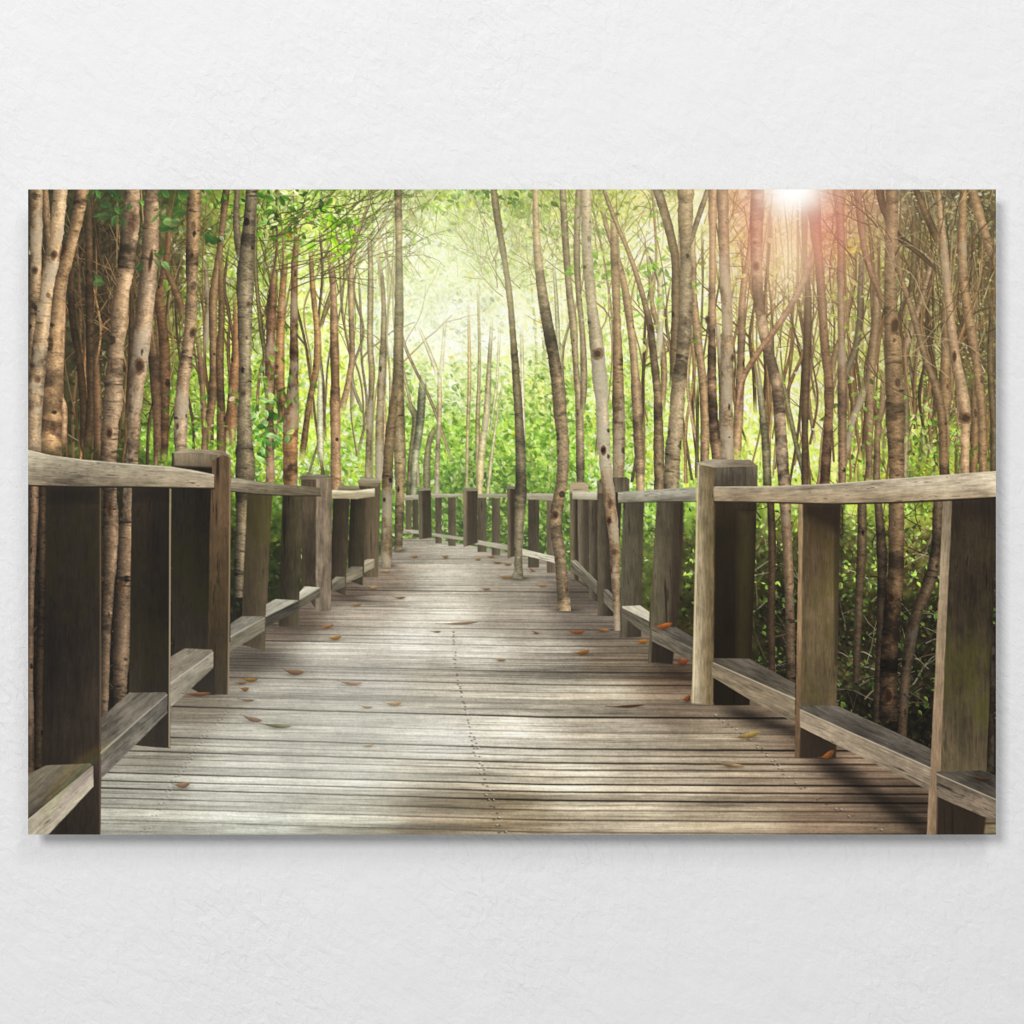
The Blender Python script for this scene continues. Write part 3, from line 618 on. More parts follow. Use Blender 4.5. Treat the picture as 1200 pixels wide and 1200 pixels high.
# ---- 4. the boardwalk ----------------------------------------------------------
DECK = part('printed_boardwalk', None)
edge_l = [(60, 980), (108, 905), (150, 860), (196, 818), (216, 798), (250, 770), (270, 752), (310, 729), (350, 706), (376, 691), (390, 684), (405, 675), (425, 663), (445, 652), (462, 640), (474, 631)]
edge_r = [(500, 630), (545, 638), (600, 648), (655, 660), (690, 684), (712, 700), (760, 735), (830, 785), (931, 838), (1089, 915), (1170, 955), (1170, 980)]
dk = [(480,640,(154,143,131)),(530,640,(178,169,156)),(600,655,(144,133,121)),
 (400,690,(96,80,69)),(445,680,(134,116,101)),(520,680,(189,180,167)),(600,690,(139,128,117)),(680,700,(79,70,63)),
 (345,730,(91,76,65)),(420,722,(169,155,141)),(520,720,(214,205,192)),(600,722,(146,135,124)),(700,735,(102,92,84)),
 (290,775,(94,84,74)),(390,765,(206,198,186)),(480,750,(224,217,207)),(560,765,(205,197,186)),(640,770,(165,154,143)),(720,770,(128,113,97)),(800,795,(104,86,70)),
 (230,825,(116,105,92)),(330,805,(167,160,149)),(430,800,(178,171,162)),(520,800,(174,165,151)),(610,800,(165,156,143)),(700,815,(167,155,139)),(800,825,(125,109,94)),(880,838,(116,100,85)),
 (180,875,(134,126,115)),(300,865,(182,177,166)),(420,860,(190,185,174)),(520,870,(222,216,206)),(600,860,(223,213,199)),(720,860,(185,172,155)),(850,860,(162,146,127)),(960,870,(128,108,92)),
 (140,930,(158,154,144)),(280,915,(195,192,182)),(420,910,(203,199,187)),(500,915,(186,177,163)),(560,905,(208,198,183)),(660,915,(216,204,186)),(780,915,(188,173,154)),(900,910,(165,146,127)),(1000,905,(139,117,100)),(1080,935,(106,88,74)),
 (130,975,(178,174,163)),(300,965,(199,197,186)),(420,965,(193,188,173)),(510,955,(171,157,138)),(600,955,(176,161,139)),(720,960,(186,171,151)),(850,960,(169,152,131)),(980,960,(133,113,96)),(1060,970,(106,90,75)),(1150,970,(121,107,86))]
DF = field(dk, 3.4, 1.6, 0.8)
h = np.clip(YY - 600.0, 6, None)
yt = YY - 0.030 * np.clip(640 - XX, 0, None) * np.clip(h / 300, 0, 1) * -1.0
yt = YY - (0.020 * (XX - 640) * np.where(XX < 640, 1.35, 0.35)) * np.clip(h / 280.0, 0, 1) + 0.9 * smp('soft', XX * 0.02, YY * 0.02)
hh = np.clip(yt - 600.0, 6, None); CK = 9300.0
kk = CK / hh + 300.0
ki = np.floor(kk).astype(np.int32); kf = kk - ki
prng = np.random.default_rng(11); R1 = prng.random(4000).astype(np.float32); R2 = prng.random(4000).astype(np.float32); R3 = prng.random(4000).astype(np.float32); R4 = prng.random(4000).astype(np.float32)
kpx = CK / hh ** 2                                                  # planks per dot
tone = 1 + (R1[ki] - 0.5) * 0.11 * np.clip(1.4 - kpx * 3.0, 0.25, 1)
xl = (XX - 490) / h
gr = smp('pink', xl * 40 + R2[ki] * 400, kf * 9 + R3[ki] * 400); gf = smp('fine', XX * 0.10 + R3[ki] * 300, kf * 16 + R2[ki] * 400)
streak = smp('fine', XX * 0.035, YY * 1.5); st2 = smp('pink', XX * 0.06 + 90, YY * 0.9 + 31)
tone = tone * (1 + 0.045 * gr + 0.035 * gf + 0.050 * streak + 0.040 * st2)
dg = np.minimum(kf, 1 - kf) / np.maximum(kpx, 1e-6)                 # dots from the nearest gap
near_k = np.where(kf < 0.5, ki, ki + 1); gs = R4[near_k] ** 1.6
gwid = (0.25 + 0.75 * gs) * np.clip(hh / 260.0, 0.45, 1.25)
line = np.clip(gwid - dg + 0.5, 0, 1) * np.clip(0.30 + 0.75 * gs, 0, 1) * np.clip(1.55 - kpx * 3.2, 0.0, 1)
brk = np.clip(1.15 + 0.5 * smp('pink', XX * 0.05 + R1[near_k] * 300, near_k * 3.0), 0.25, 1)
line = line * brk * np.where(YY > 800, 0.08, 0.45)
SEAMS = [(652,.3),(661,.3),(668,.35),(678,.4),(686,.35),(694,.75),(700,.25),(707,.3),(714,.6),(722,.3),(730,.3),(738,.55),(748,.45),(757,.8),(766,.4),(774,.45),(781,.3),(788,.65),(795,.35),(803,.7),(812,.42),(820,.35),(832,.2),(841,1),(849,.12),(858,.4),(866,.15),(875,.95),(883,.55),(891,1),(899,.8),(908,.62),(918,.85),(928,.8),(938,.9),(949,.8),(961,1),(975,.95)]
sl = np.where(XX < 640, 0.028 * (XX - 640), 0.006 * (XX - 640)); hl = np.zeros_like(XX); pidx = np.zeros(XX.shape, np.int32)
for q, (sy, sk) in enumerate(SEAMS):
    r0 = max(0, int((sy - 30 - PY0) * SS)); r1 = min(H2, int((sy + 14 - PY0) * SS)); pidx[r1:] += 1
    if r1 <= r0: continue
    sc_ = slice(r0, r1); x_ = XX[sc_]; z_ = x_ * 0
    fac = np.clip((sy - 600) / 240.0, 0.15, 1); d = YY[sc_] - (sy + sl[sc_] * fac + 0.9 * fac * smp('soft', x_ * 0.05 + q * 31, z_ + q * 17) + 0.25 * smp('pink', x_ * 0.35 + q * 57, z_ + q * 3))
    pidx[sc_] += d > 0
    v = sk * np.clip(0.82 + 0.22 * smp('pink', x_ * 0.045 + q * 77, z_ + q * 9), 0.15, 1.1); wv = (0.36 + 0.42 * sk) * (0.55 + 0.55 * fac) * (1 + 0.32 / (1 + np.exp((560 - x_) / 50)))
    line[sc_] = np.maximum(line[sc_], v * np.exp(-(d / wv) ** 2)); hl[sc_] = np.maximum(hl[sc_], v * np.exp(-((d - 2.4 * wv) / (1.3 * wv)) ** 2))
tone = tone * (1 + 0.11 * (R1[pidx + 900] - 0.5))
XS = XX + (R2[pidx + 500] - 0.5) * 130 * np.clip((YY - 660) / 150, 0.15, 1)
soft_l = np.clip(1 - dg / (3.2 * np.clip(hh / 300, 0.2, 1.2)), 0, 1) * 0.07 * gs
wx = XX + 6 * smp('soft', XX * 0.08, YY * 0.3)
dap = smp('soft', XX * 0.30 + 77, YY * 1.2 + 120) * 0.6 + smp('pink', XX * 0.10 + 77, YY * 0.42 + 120) * 0.6                   # dappled sunlight printed on the boards
dm = 0.0                                                             # dappled sunlight printed on the boards
dn = smp('fine', XX * 0.075 + 30, YY * 0.8 + 17) * 0.45 + dap * 0.5
for (px, py, sx, sy, k) in [(440,735,62,7,1),(505,752,60,9,1.1),(565,770,62,7,.9),(465,778,60,6,.8),(612,757,44,6,.7),(640,806,70,6,.7),(560,800,36,5,.5),(520,862,56,8,1),(548,880,44,9,1),(495,897,64,8,.8),(455,880,44,7,.6),(490,700,46,7,.9),(520,672,40,6,.8),(500,655,30,5,.7),(430,716,36,5,.8),(545,715,40,6,.8),(360,775,40,5,.6),(330,755,34,5,.6),(640,880,80,10,.5),(620,915,70,8,.4),(690,850,80,6,.5),(330,905,80,9,.4),(760,868,60,6,.4),(590,735,36,5,.6)]:
    dm = dm + k * np.exp(-((XS - px) / sx) ** 2 - ((YY - py) / sy) ** 2) * np.clip(0.75 + dn, 0, 1.6)
dm = np.clip(dm, 0, 1.15)
C = DF * (1.04 + 0.05 / (1 + np.exp((560 - XX) / 40)))[..., None] * (tone * (1 - soft_l))[..., None]
C = C + (0.55 * dm)[..., None] * (c8((246, 240, 228)) - C)
dd = np.clip(-dap - 0.5, 0, 1) * np.clip((YY - 660) / 60, 0, 1) * (0.25 + 0.75 * np.clip((XX - 540) / 120, 0, 1))
for (px, py, sx, sy, k) in [(600,790,80,6,.25),(690,786,70,6,.35),(700,765,60,5,.35),(650,830,50,5,.35),(740,835,60,5,.4),(560,828,46,6,.22),(470,815,70,7,.16),(360,820,70,6,.15),(600,935,60,4,.3),(520,945,70,4,.4),(540,925,46,4,.4),(500,968,70,4,.4),(610,965,50,4,.3),(560,905,40,4,.35),(640,700,50,8,.3),(470,690,30,6,.3),(420,700,26,8,.4),(330,770,30,6,.35),(860,940,60,7,.3),(720,930,70,6,.25),(800,900,60,6,.25),(1000,905,40,8,.3),(700,965,60,5,.25)]:
    C = C * (1 - 0.62 * k * np.exp(-((XS - px) / sx) ** 2 - ((YY - py) / sy) ** 2) * np.clip(0.75 - 0.6 * dn + 0.6 * (R1[pidx + 300] - .5), 0, 1.3))[..., None]
C = C * (1 - 0.10 * dd)[..., None]
hair = smp('fine', XX * 0.028 + 60, YY * 2.3 + 8); hair2 = smp('fine', XX * 0.06 + 160, YY * 1.9 + 70); grit = smp('fine', XX * 1.3, YY * 1.7)
C = C * (1 - np.where(YY > 800, 0.13, 0.24) * np.clip(hair - 0.9, 0, 1.3) - 0.11 * np.clip(hair2 - 1.0, 0, 1.2) + 0.035 * grit + 0.06 * hl)[..., None]
wd = np.clip(smp('pink', XX * 0.035 + 300, YY * 0.75) + 0.15, 0, 1.3) * np.exp(-((XS - 560) / 90) ** 2) * np.clip((YY - 885) / 40, 0, 1)
C = C * (1 - wd[..., None] * np.array([0.13, 0.155, 0.19], np.float32))
# shade of the right hand railing lying across the boards
def band(x0, y0, x1, y1, w, s):
    L = math.hypot(x1 - x0, y1 - y0); d = ((XX - x0) * (y1 - y0) - (YY - y0) * (x1 - x0)) / L; t = ((XX - x0) * (x1 - x0) + (YY - y0) * (y1 - y0)) / L
    return 1 / (1 + np.exp((np.abs(d) - w) / s)) / (1 + np.exp(-(t) / 8)) / (1 + np.exp((t - L) / 8))
shd = np.maximum(0.58 * band(950, 882, 1100, 982, 10, 3.6), 0.55 * band(848, 829, 960, 868, 6, 2.5))
shd = np.maximum(shd, 0.5 * band(985, 925, 1092, 950, 9, 6)); shd = np.maximum(shd, 0.30 * band(760, 772, 830, 806, 6, 4))
C = C * (1 - shd)[..., None]
lc = np.clip(line * 0.95, 0, 0.92)
veilw = np.exp(-((XX - 380) / 170) ** 2) * np.clip((YY - 760) / 60, 0, 1)
lc = lc * (1 - 0.30 * veilw)
C = C * (1 - lc)[..., None] + lc[..., None] * (C * 0.14 + c8((10, 6, 3)))
b_all = (0, H2, 0, W2)
outl = np.array(edge_l + edge_r, float)
ins = np.zeros((H2, W2), bool)
for q in range(len(outl)):
    x0, y0 = outl[q]; x1, y1 = outl[(q + 1) % len(outl)]
    if y0 != y1: ins ^= ((y0 > YY) != (y1 > YY)) & (XX < (x1 - x0) * (YY - y0) / (y1 - y0) + x0)
al = blur(ins.astype(np.float32), 0.5)
C = C * np.array([1.0, 1.008, 0.985], np.float32)
put(b_all, al, np.clip(C, 0, 1), DECK)
# nails in rows
def nails(path, rows_, strength=1.0):
    P = spline([(x, y, 1) for x, y in path], 1.0); yy = P[:, 1]; last = -99
    for q in range(len(P)):
        x, y = P[q, :2]; stp = (y - 600) ** 2 / CK * 0.5
        if y - last < max(2.2, stp): continue
        last = y; s = np.clip((y - 600) / 380.0, 0.25, 1)
        for dx in ((-3.0 * s, 3.0 * s) if y > 860 else (0,)):
            if rng.random() < 0.2: continue
            w = 0.6 + 0.55 * s; px, py = x + dx + rng.normal(0, 0.8), y + rng.normal(0, 0.8)
            b = box(px - 4, py - 4, px + 4, py + 4)
            if b is None: continue
            i0, i1, j0, j1 = b; X = XX[i0:i1, j0:j1]; Y = YY[i0:i1, j0:j1]
            put(b, strength * 0.66 * np.exp(-((X - px) / (w * 1.35)) ** 2 - ((Y - py) / (w * 0.75)) ** 2), c8((44, 36, 30)))
            if y > 830 and rng.random() < 0.6: put(b, strength * 0.8 * np.exp(-((X - px - 1.2) / 0.9) ** 2 - ((Y - py + 1.3) / 0.7) ** 2), c8((232, 226, 214)))
nails([(531, 738), (533, 770), (539, 805), (547, 840), (555, 870), (564, 900), (573, 935), (583, 962), (588, 978)], 0)
nails([(252, 818), (268, 830), (240, 862), (215, 900), (190, 940), (170, 976)], 0, 0.5)
nails([(838, 838), (866, 858), (897, 884), (930, 915), (975, 945), (1030, 972)], 0, 0.75)

# ---- 5. railings ---------------------------------------------------------------
def P_(n): return part(n, 'printed_boardwalk')
V = (0, 1)
def lower(top, front, ct, cf, grain, seed=None):
    """lower rail: lit top face and front face, one printed piece"""
    p = P_('printed_lower_rail')
    poly(top, ct, None, None, grain, 1.25, pid=p, spots=0); poly(front, cf, None, None, grain, 1.35, pid=p, spots=0)
    (x0, y0), (x1, y1) = front[0], front[-1] if abs(front[-1][0] - front[0][0]) > 4 else front[1]
def lit_edge(x0, y0, x1, y1, w, col, a, pid=None):
    stroke([(x0, y0, w), ((x0 + x1) / 2, (y0 + y1) / 2, w), (x1, y1, w)], col, alpha=a)

# far bend of the walk
def far_panel(posts, rail, low, bal, c):
    for (x0, x1, y0, y1) in bal:
        poly([(x0, y0), (x1, y0), (x1, y1), (x0, y1)], c, (84, 75, 59), ((x0, 0), (x1, 0)), V, 1.1, moss=.2, pid=P_('printed_baluster'))
    p = P_('printed_lower_rail'); poly(low, (151, 145, 128), None, None, (1, .2), 1, pid=p)
    p = P_('printed_handrail'); poly(rail, (174, 166, 146), (142, 133, 113), ((0, rail[0][1]), (0, rail[0][1] + 5)), (1, 0), 1, pid=p)
far_panel(None, [(470, 581), (492, 580), (492, 585), (470, 586)], [(472, 620), (491, 621), (491, 626), (472, 625)], [(476, 482, 584, 626), (484, 490, 584, 628)], (80, 70, 55))
far_panel(None, [(495, 578.5), (543, 578.5), (543, 582.8), (495, 583)], [(494, 622.5), (542, 629), (542, 633.5), (494, 627)], [(510, 518, 583, 637), (525, 534.5, 583, 640)], (75, 65, 52))
far_panel(None, [(548, 578.5), (596, 578.5), (596, 583.5), (548, 583)], [(546, 630), (596, 638.5), (596, 645), (546, 636)], [(559.5, 570.5, 583, 647), (576, 586.5, 583, 651)], (69, 59, 48))
far_panel(None, [(612, 578), (656, 579), (656, 586.5), (612, 585)], [(612, 643), (652, 652.5), (652, 660), (612, 650)], [(619, 631.5, 585, 665), (641, 655, 586, 671)], (68, 59, 48))
def post(pts, col, col2, grad, name='printed_railing_post', **k):
    p = P_(name); poly(pts, col, col2, grad, V, pid=p, **k); return p
p = post([(491, 573), (505, 572), (506, 630), (491.5, 632)], (97, 87, 69), (52, 43, 33), ((494, 0), (497, 0))); poly([(490.5, 573), (494, 571.5), (505, 571.5), (505, 574.5), (491, 575)], (142, 133, 114), pid=p)
p = post([(542, 573), (560, 573), (560, 636), (543, 642)], (111, 98, 78), (52, 43, 33), ((545, 0), (549, 0))); poly([(542, 573), (545, 571.5), (559, 571.5), (560, 575.5), (542, 575.5)], (142, 133, 114), pid=p)
p = post([(594, 571), (606, 571), (606, 650), (594.5, 655)], (91, 79, 62), (46, 37, 28), ((596, 0), (600, 0))); poly([(594, 571), (597, 569.5), (606, 570), (606, 573), (594, 573)], (133, 123, 105), pid=p)
# right side, coming nearer
rb = [((677, 585), (690, 585), (690, 690), (678, 680)), ((690.5, 585), (702, 585), (702, 706), (690, 700))]
p = post([(668, 568), (671, 565.5), (686, 565.5), (689.5, 568), (690, 690), (669, 676)], (107, 96, 76), (46, 37, 28), ((670, 0), (676, 0)))
poly([(668, 568), (671, 565.5), (686, 565.5), (689.5, 568), (689.5, 577), (668, 577)], (138, 124, 100), None, None, (1, 0), 1, pid=p)
for q in rb: poly(list(q), (91, 82, 68), (52, 45, 36), ((q[0][0], 0), (q[0][0] + 9, 0)), V, pid=P_('printed_baluster'))
lower([(669, 657), (675, 656), (700, 681), (700, 687)], [(669, 658), (700, 686), (700, 697), (669, 668)], (149, 143, 127), (111, 104, 89), (1, .9))
p = P_('printed_handrail'); poly([(671, 576.5), (702, 577), (702, 585.5), (671, 584.5)], (168, 162, 143), (125, 118, 100), ((0, 576), (0, 586)), (1, 0), pid=p, spots=0)
p = post([(700, 566), (704, 561), (733, 559.5), (737, 562), (737, 575), (728, 590), (722, 722), (700, 722)], (84, 75, 60), (48, 41, 33), ((702, 0), (716, 0)), moss=.3)
poly([(700, 566), (704, 561), (733, 559.5), (737, 562), (737, 576), (700, 578)], (132, 120, 98), (112, 102, 82), ((702, 0), (736, 0)), V, 1.1, pid=p)
lower([(706, 690), (712, 690), (729, 707), (729, 716)], [(707, 692), (730, 715), (730, 730), (707, 706)], (153, 147, 131), (125, 118, 102), (1, .9))
def again(pid):
    for q, (path, col, li, kn, lc, rg) in enumerate(NEAR):
        if pid == LICHEN: col, lc = (150, 118, 90), 0.30
        if NEARID[q] == pid: trunk(path, tame(col), li, knots=kn, lichen=lc, ring=rg, pid=pid, seed=900 + q, ymin=545)
p = post([(730, 588), (755, 588), (751, 746), (725, 748)], (93, 86, 70), (77, 70, 55), ((728, 0), (754, 0)), 'printed_baluster', moss=.5)
poly([(731, 588), (755, 588), (755, 606), (730, 600)], (61, 57, 47), None, None, V, .6, pid=p, alpha=.45, soft=4)
poly([(736, 722), (752, 730), (751, 746), (734, 747)], (56, 49, 41), None, None, V, .6, pid=p, alpha=.7, soft=1)
p = post([(769, 587), (801, 587), (800, 640), (788, 778), (759, 777)], (90, 82, 65), (67, 58, 44), ((768, 0), (800, 0)), 'printed_baluster', moss=.5)
poly([(789, 590), (802, 590), (800, 660), (795, 720), (792, 740), (786, 735)], (50, 41, 33), None, None, V, .8, pid=p, alpha=.75, soft=1.5)
poly([(764, 748), (790, 760), (788, 778), (763, 776)], (41, 34, 27), None, None, V, .6, pid=p, alpha=.8, soft=1)
lower([(729, 710), (750, 709), (760.5, 717), (760.5, 729), (729, 713)], [(729, 712), (760.5, 728), (760.5, 745), (729, 723)], (145, 139, 123), (113, 106, 90), (1, .65))
lower([(764, 735), (792, 735), (812, 747), (812, 759), (764, 738)], [(764, 737), (812, 758), (812, 775), (764, 751)], (106, 100, 89), (127, 118, 101), (1, .5))
p = P_('printed_handrail')
poly([(724, 577), (736, 575.5), (816, 570.5), (816, 587.5), (770, 588), (724, 589.5)], (170, 166, 149), (133, 127, 110), ((0, 574), (0, 589)), (1, -.04), 1.2, pid=p, spots=0)
stroke([(724, 589.3, 1.4), (770, 588, 1.4), (816, 587.5, 1.4)], (61, 54, 44), alpha=.7)
# the lichen trunk passes in front of the rail
for bx, by, bw_ in [(607, 679, 15), (661.5, 716, 16), (453, 664, 12), (466.5, 646, 10)]:         # where the trunks come up through the boards
    veil_ = 0.62 * np.exp(-((XX - bx - 1) / (bw_ * .85)) ** 2 - ((YY - by + 1) / 2.6) ** 2); img[:] = img * (1 - veil_)[..., None]
again(LICHEN)
for w_ in [(707,528,4,7),(720,647,6,6),(713,610,4,6),(715,590,5,9),(716,668,3,6)]: wound(w_[0], w_[1], w_[2] * .85, w_[3] * .85, 0, a=.8)
again(DARKT)
again(TANT)
wound(650, 604, 5, 6, .4); wound(653, 655, 3, 5, 0); wound(664, 690, 3, 5, 0)
again(TWINA)
again(TWINB)
# big right post
p = P_('printed_railing_post')
poly([(836, 548), (886.5, 546), (885, 640), (878, 826), (834, 826)], (69, 57, 41), (35, 27, 19), ((0, 560), (0, 640)), V, 1.0, moss=.35, pid=p)
poly([(836, 545), (887, 546), (887, 572), (836, 572)], (105, 97, 81), (84, 75, 62), ((0, 545), (0, 572)), V, 1.1, pid=p)
poly([(866, 600), (884, 600), (878, 800), (862, 800)], (79, 73, 42), None, None, V, 1, pid=p, alpha=.35, soft=5)
poly([(817.5, 543), (836, 547), (838, 600), (836, 826), (810, 824), (814, 700)], (149, 137, 114), (97, 84, 61), ((812, 0), (836, 0)), V, 1.5, moss=.5, pid=p)
poly([(817, 543), (835, 538.5), (879, 539), (887, 546.5), (836, 547.5)], (177, 166, 144), (142, 129, 109), ((820, 0), (886, 0)), (1, 0), 1, pid=p)
stroke([(818, 546, 2), (815, 660, 2.2), (811.5, 822, 2.4)], (194, 179, 143), alpha=.8); stroke([(837, 570, 1.5), (837, 700, 1.5), (836, 822, 1.5)], (38, 29, 22), alpha=.5)
# rails and balusters of the nearest right bay
p = post([(936, 589), (985, 589), (981, 780), (979, 888), (931, 888)], (78, 63, 46), (103, 89, 65), ((0, 600), (0, 790)), 'printed_baluster', moss=.55)
poly([(936, 589), (941, 589), (938, 888), (931, 888)], (154, 130, 100), (120, 97, 73), ((0, 590), (0, 880)), V, 1, pid=p)
poly([(941, 589), (986, 589), (985, 625), (941, 604)], (34, 27, 21), None, None, V, .7, pid=p, alpha=.6, soft=6)
poly([(977, 592), (989, 592), (987, 680), (982, 780), (977, 780)], (41, 34, 27), None, None, V, .7, pid=p, alpha=.55, soft=2)
p2 = post([(1105, 584), (1170, 580), (1163, 740), (1152, 980), (1086, 980)], (77, 65, 50), (94, 83, 63), ((0, 600), (0, 850)), 'printed_baluster', moss=.4)
poly([(1105, 585), (1115, 585), (1098, 980), (1086, 980)], (158, 141, 116), (123, 104, 83), ((0, 590), (0, 960)), V, 1.1, pid=p2)
poly([(1115, 585), (1170, 582), (1170, 612), (1114, 604)], (38, 32, 27), None, None, V, .7, pid=p2, alpha=.5, soft=7)
poly([(1098, 925), (1156, 950), (1152, 980), (1097, 980)], (41, 33, 26), None, None, V, .7, pid=p2, alpha=.85, soft=1.5)
poly([(938, 850), (980, 868), (979, 888), (937, 888)], (43, 34, 27), None, None, V, .7, pid=p, alpha=.8, soft=1)
lower([(836, 771), (878, 772), (931, 801), (931, 819), (836, 777)], [(834, 776), (931, 818), (931, 846), (878, 819), (834, 793)], (98, 90, 78), (138, 124, 103), (1, .45))
lower([(937, 827), (981, 826), (1091, 877), (1090, 902), (937, 832)], [(937, 831), (1090, 899), (1089, 926), (937, 852)], (102, 95, 85), (142, 128, 109), (1, .45))
lower([(1097, 904), (1152, 902), (1169, 909), (1169, 938), (1097, 908)], [(1097, 906), (1169, 937), (1169, 964), (1097, 933)], (109, 101, 89), (132, 118, 101), (1, .45))
for a_ in [(836, 777, 931, 819), (938, 832, 1090, 900), (1098, 907, 1167, 937)]:
    stroke([(a_[0], a_[1], 1.8), ((a_[0] + a_[2]) / 2, (a_[1] + a_[3]) / 2, 1.8), (a_[2], a_[3], 1.8)], (186, 174, 152), alpha=.6)
p = P_('printed_handrail')
poly([(836, 570.5), (900, 570.5), (975, 567), (1050, 561), (1110, 556.5), (1170, 552), (1170, 583), (1120, 585.5), (1050, 589), (975, 590.5), (900, 588.5), (837, 588)], (176, 162, 139), (141, 125, 102), ((0, 562), (0, 590)), (1, -.06), 1.45, pid=p, spots=0)
stroke([(837, 588, 2), (900, 588.8, 2), (975, 590.6, 2.2), (1050, 589, 2.2), (1120, 585.6, 2.4), (1168, 583, 2.4)], (53, 43, 33), alpha=.85)
stroke([(838, 571, 1.4), (900, 571, 1.6), (975, 567.6, 1.6), (1050, 561.6, 1.8), (1168, 552.8, 2)], (212, 201, 179), alpha=.6)

# left side, far to near
p = post([(421, 563), (425, 560.5), (441, 561), (445.5, 564), (443, 676), (426, 676), (424, 640)], (54, 45, 32), (80, 68, 51), ((424, 0), (444, 0)))
poly([(420, 564), (424, 560.5), (442, 560.5), (446, 565), (442, 570), (421, 569)], (129, 119, 99), (98, 88, 70), ((0, 561), (0, 569)), (1, 0), pid=p)
poly([(396, 569), (420, 570), (422, 575), (396, 575)], (128, 119, 96), (96, 87, 69), ((0, 569), (0, 575)), (1, 0), pid=P_('printed_handrail'))
post([(411, 584), (427.5, 583), (425, 686), (408, 680)], (43, 36, 26), (61, 53, 37), ((411, 0), (426, 0)), 'printed_baluster', moss=.4)
post([(391, 584), (409.5, 584), (405, 698), (387, 690)], (41, 34, 25), (60, 51, 37), ((391, 0), (408, 0)), 'printed_baluster', moss=.4)
lower([(427, 657), (431, 655), (438.5, 655), (438.5, 657), (427, 663)], [(427, 662), (438.5, 656), (438.5, 665), (427, 671)], (150, 142, 121), (116, 107, 88), (1, -.5))
lower([(406, 668), (413, 663.5), (425, 664), (406, 673)], [(406, 673), (425, 664), (425, 675), (406, 683)], (150, 143, 122), (118, 109, 90), (1, -.5))
lower([(389, 680), (394, 675.5), (404.5, 676), (389, 685)], [(389, 684), (404.5, 676.5), (404.5, 687), (389, 694)], (143, 137, 118), (111, 104, 86), (1, -.5))
p = P_('printed_handrail'); poly([(389.5, 574.5), (415, 575.5), (439, 572.5), (439, 581.5), (418, 584.5), (389.5, 584)], (167, 158, 133), (115, 105, 84), ((0, 574), (0, 585)), (1, 0), 1.2, pid=p, spots=0)
# pale second post
p = post([(353, 559), (372, 558), (372, 716), (354, 690)], (98, 84, 66), (82, 70, 54), ((0, 580), (0, 690)))
poly([(370.5, 559), (388.5, 561), (389, 600), (388, 715.5), (370, 717)], (155, 139, 116), (137, 120, 100), ((370, 0), (388, 0)), V, 1.3, pid=p)
poly([(351, 558.5), (358, 556), (384, 556), (389.5, 560), (372, 562), (352, 562)], (161, 148, 125), None, None, (1, 0), 1, pid=p)
post([(331, 580), (355.5, 580), (350.5, 735.5), (326.5, 734)], (57, 49, 35), (82, 74, 54), ((332, 0), (354, 0)), 'printed_baluster', moss=.6)
post([(290, 575), (319.5, 578), (311, 763), (282, 755)], (62, 53, 39), (81, 70, 52), ((288, 0), (318, 0)), 'printed_baluster', moss=.5)
lower([(351, 694), (357, 687), (375, 688), (351, 703)], [(351, 702), (375.5, 688), (375.5, 699), (351, 712)], (153, 147, 131), (127, 118, 99), (1, -.5))
lower([(312, 708), (323, 702), (349, 703), (312, 723)], [(312, 722), (349.5, 703.5), (349.5, 715), (312, 735)], (144, 139, 125), (113, 105, 90), (1, -.5))
lower([(270, 731), (283, 722), (310, 722), (270, 747)], [(270, 746), (310.5, 723), (310.5, 739), (270, 763)], (138, 133, 119), (111, 104, 88), (1, -.5))
p = P_('printed_handrail'); poly([(270, 559), (300, 564), (340, 568.5), (376, 571.5), (376, 581), (340, 581), (300, 579), (270, 575.5)], (159, 148, 125), (113, 102, 82), ((0, 562), (0, 580)), (1, .09), 1.3, pid=p, spots=0)
stroke([(270, 575.5, 1.5), (300, 579, 1.5), (340, 581, 1.5), (376, 581, 1.5)], (55, 47, 35), alpha=.75)
# big left post
p = post([(202, 531), (252, 531), (250, 790), (240, 790), (202, 800)], (50, 43, 33), (43, 37, 27), ((202, 0), (245, 0)), moss=.45, amp=.9)
poly([(204, 530), (262, 531), (252, 548), (204, 546)], (105, 95, 78), (80, 70, 55), ((0, 530), (0, 552)), V, 1, pid=p, soft=1.5)
poly([(249, 540), (262, 532), (271, 536), (268.5, 814), (238, 814), (243, 780), (246, 640)], (82, 66, 48), (58, 47, 29), ((0, 560), (0, 760)), V, 1.1, moss=.45, pid=p)
poly([(225, 790), (252, 768), (252, 814), (238, 814), (222, 805)], (33, 27, 20), None, None, V, .5, pid=p, soft=1)
poly([(203.5, 531), (216, 526), (260, 527.5), (271, 535), (256, 533), (232, 531)], (163, 149, 125), (141, 126, 104), ((204, 0), (270, 0)), (1, 0), 1, pid=p)
stroke([(269.5, 537, 2.2), (269, 680, 2.2), (267.5, 813, 2.2)], (140, 118, 93), alpha=.75)
# near left balusters
p = post([(155, 569), (200, 569), (199.5, 876), (150, 872), (153, 720)], (52, 44, 34), (43, 36, 27), ((155, 0), (185, 0)), 'printed_baluster', moss=.45, amp=.95)
stroke([(199.6, 571, 2.0), (199.3, 720, 2.0), (198.6, 875, 1.6)], (184, 164, 136), alpha=.75)
lower([(200.5, 770), (217, 760), (249, 761), (250, 764), (200.5, 801)], [(200.5, 800), (250, 764), (250, 782), (200.5, 828)], (137, 126, 110), (148, 139, 122), (1, -.72))
lower([(118.5, 841), (152, 811), (195, 811), (196.5, 814), (118.5, 883)], [(118.5, 881), (196.5, 813), (196.5, 835), (118.5, 913)], (131, 122, 108), (149, 141, 127), (1, -.85))
p = post([(55, 569), (119, 569), (118.5, 980), (50, 980), (52, 800)], (54, 45, 36), (57, 48, 38), ((55, 0), (115, 0)), 'printed_baluster', moss=.45, amp=.95)
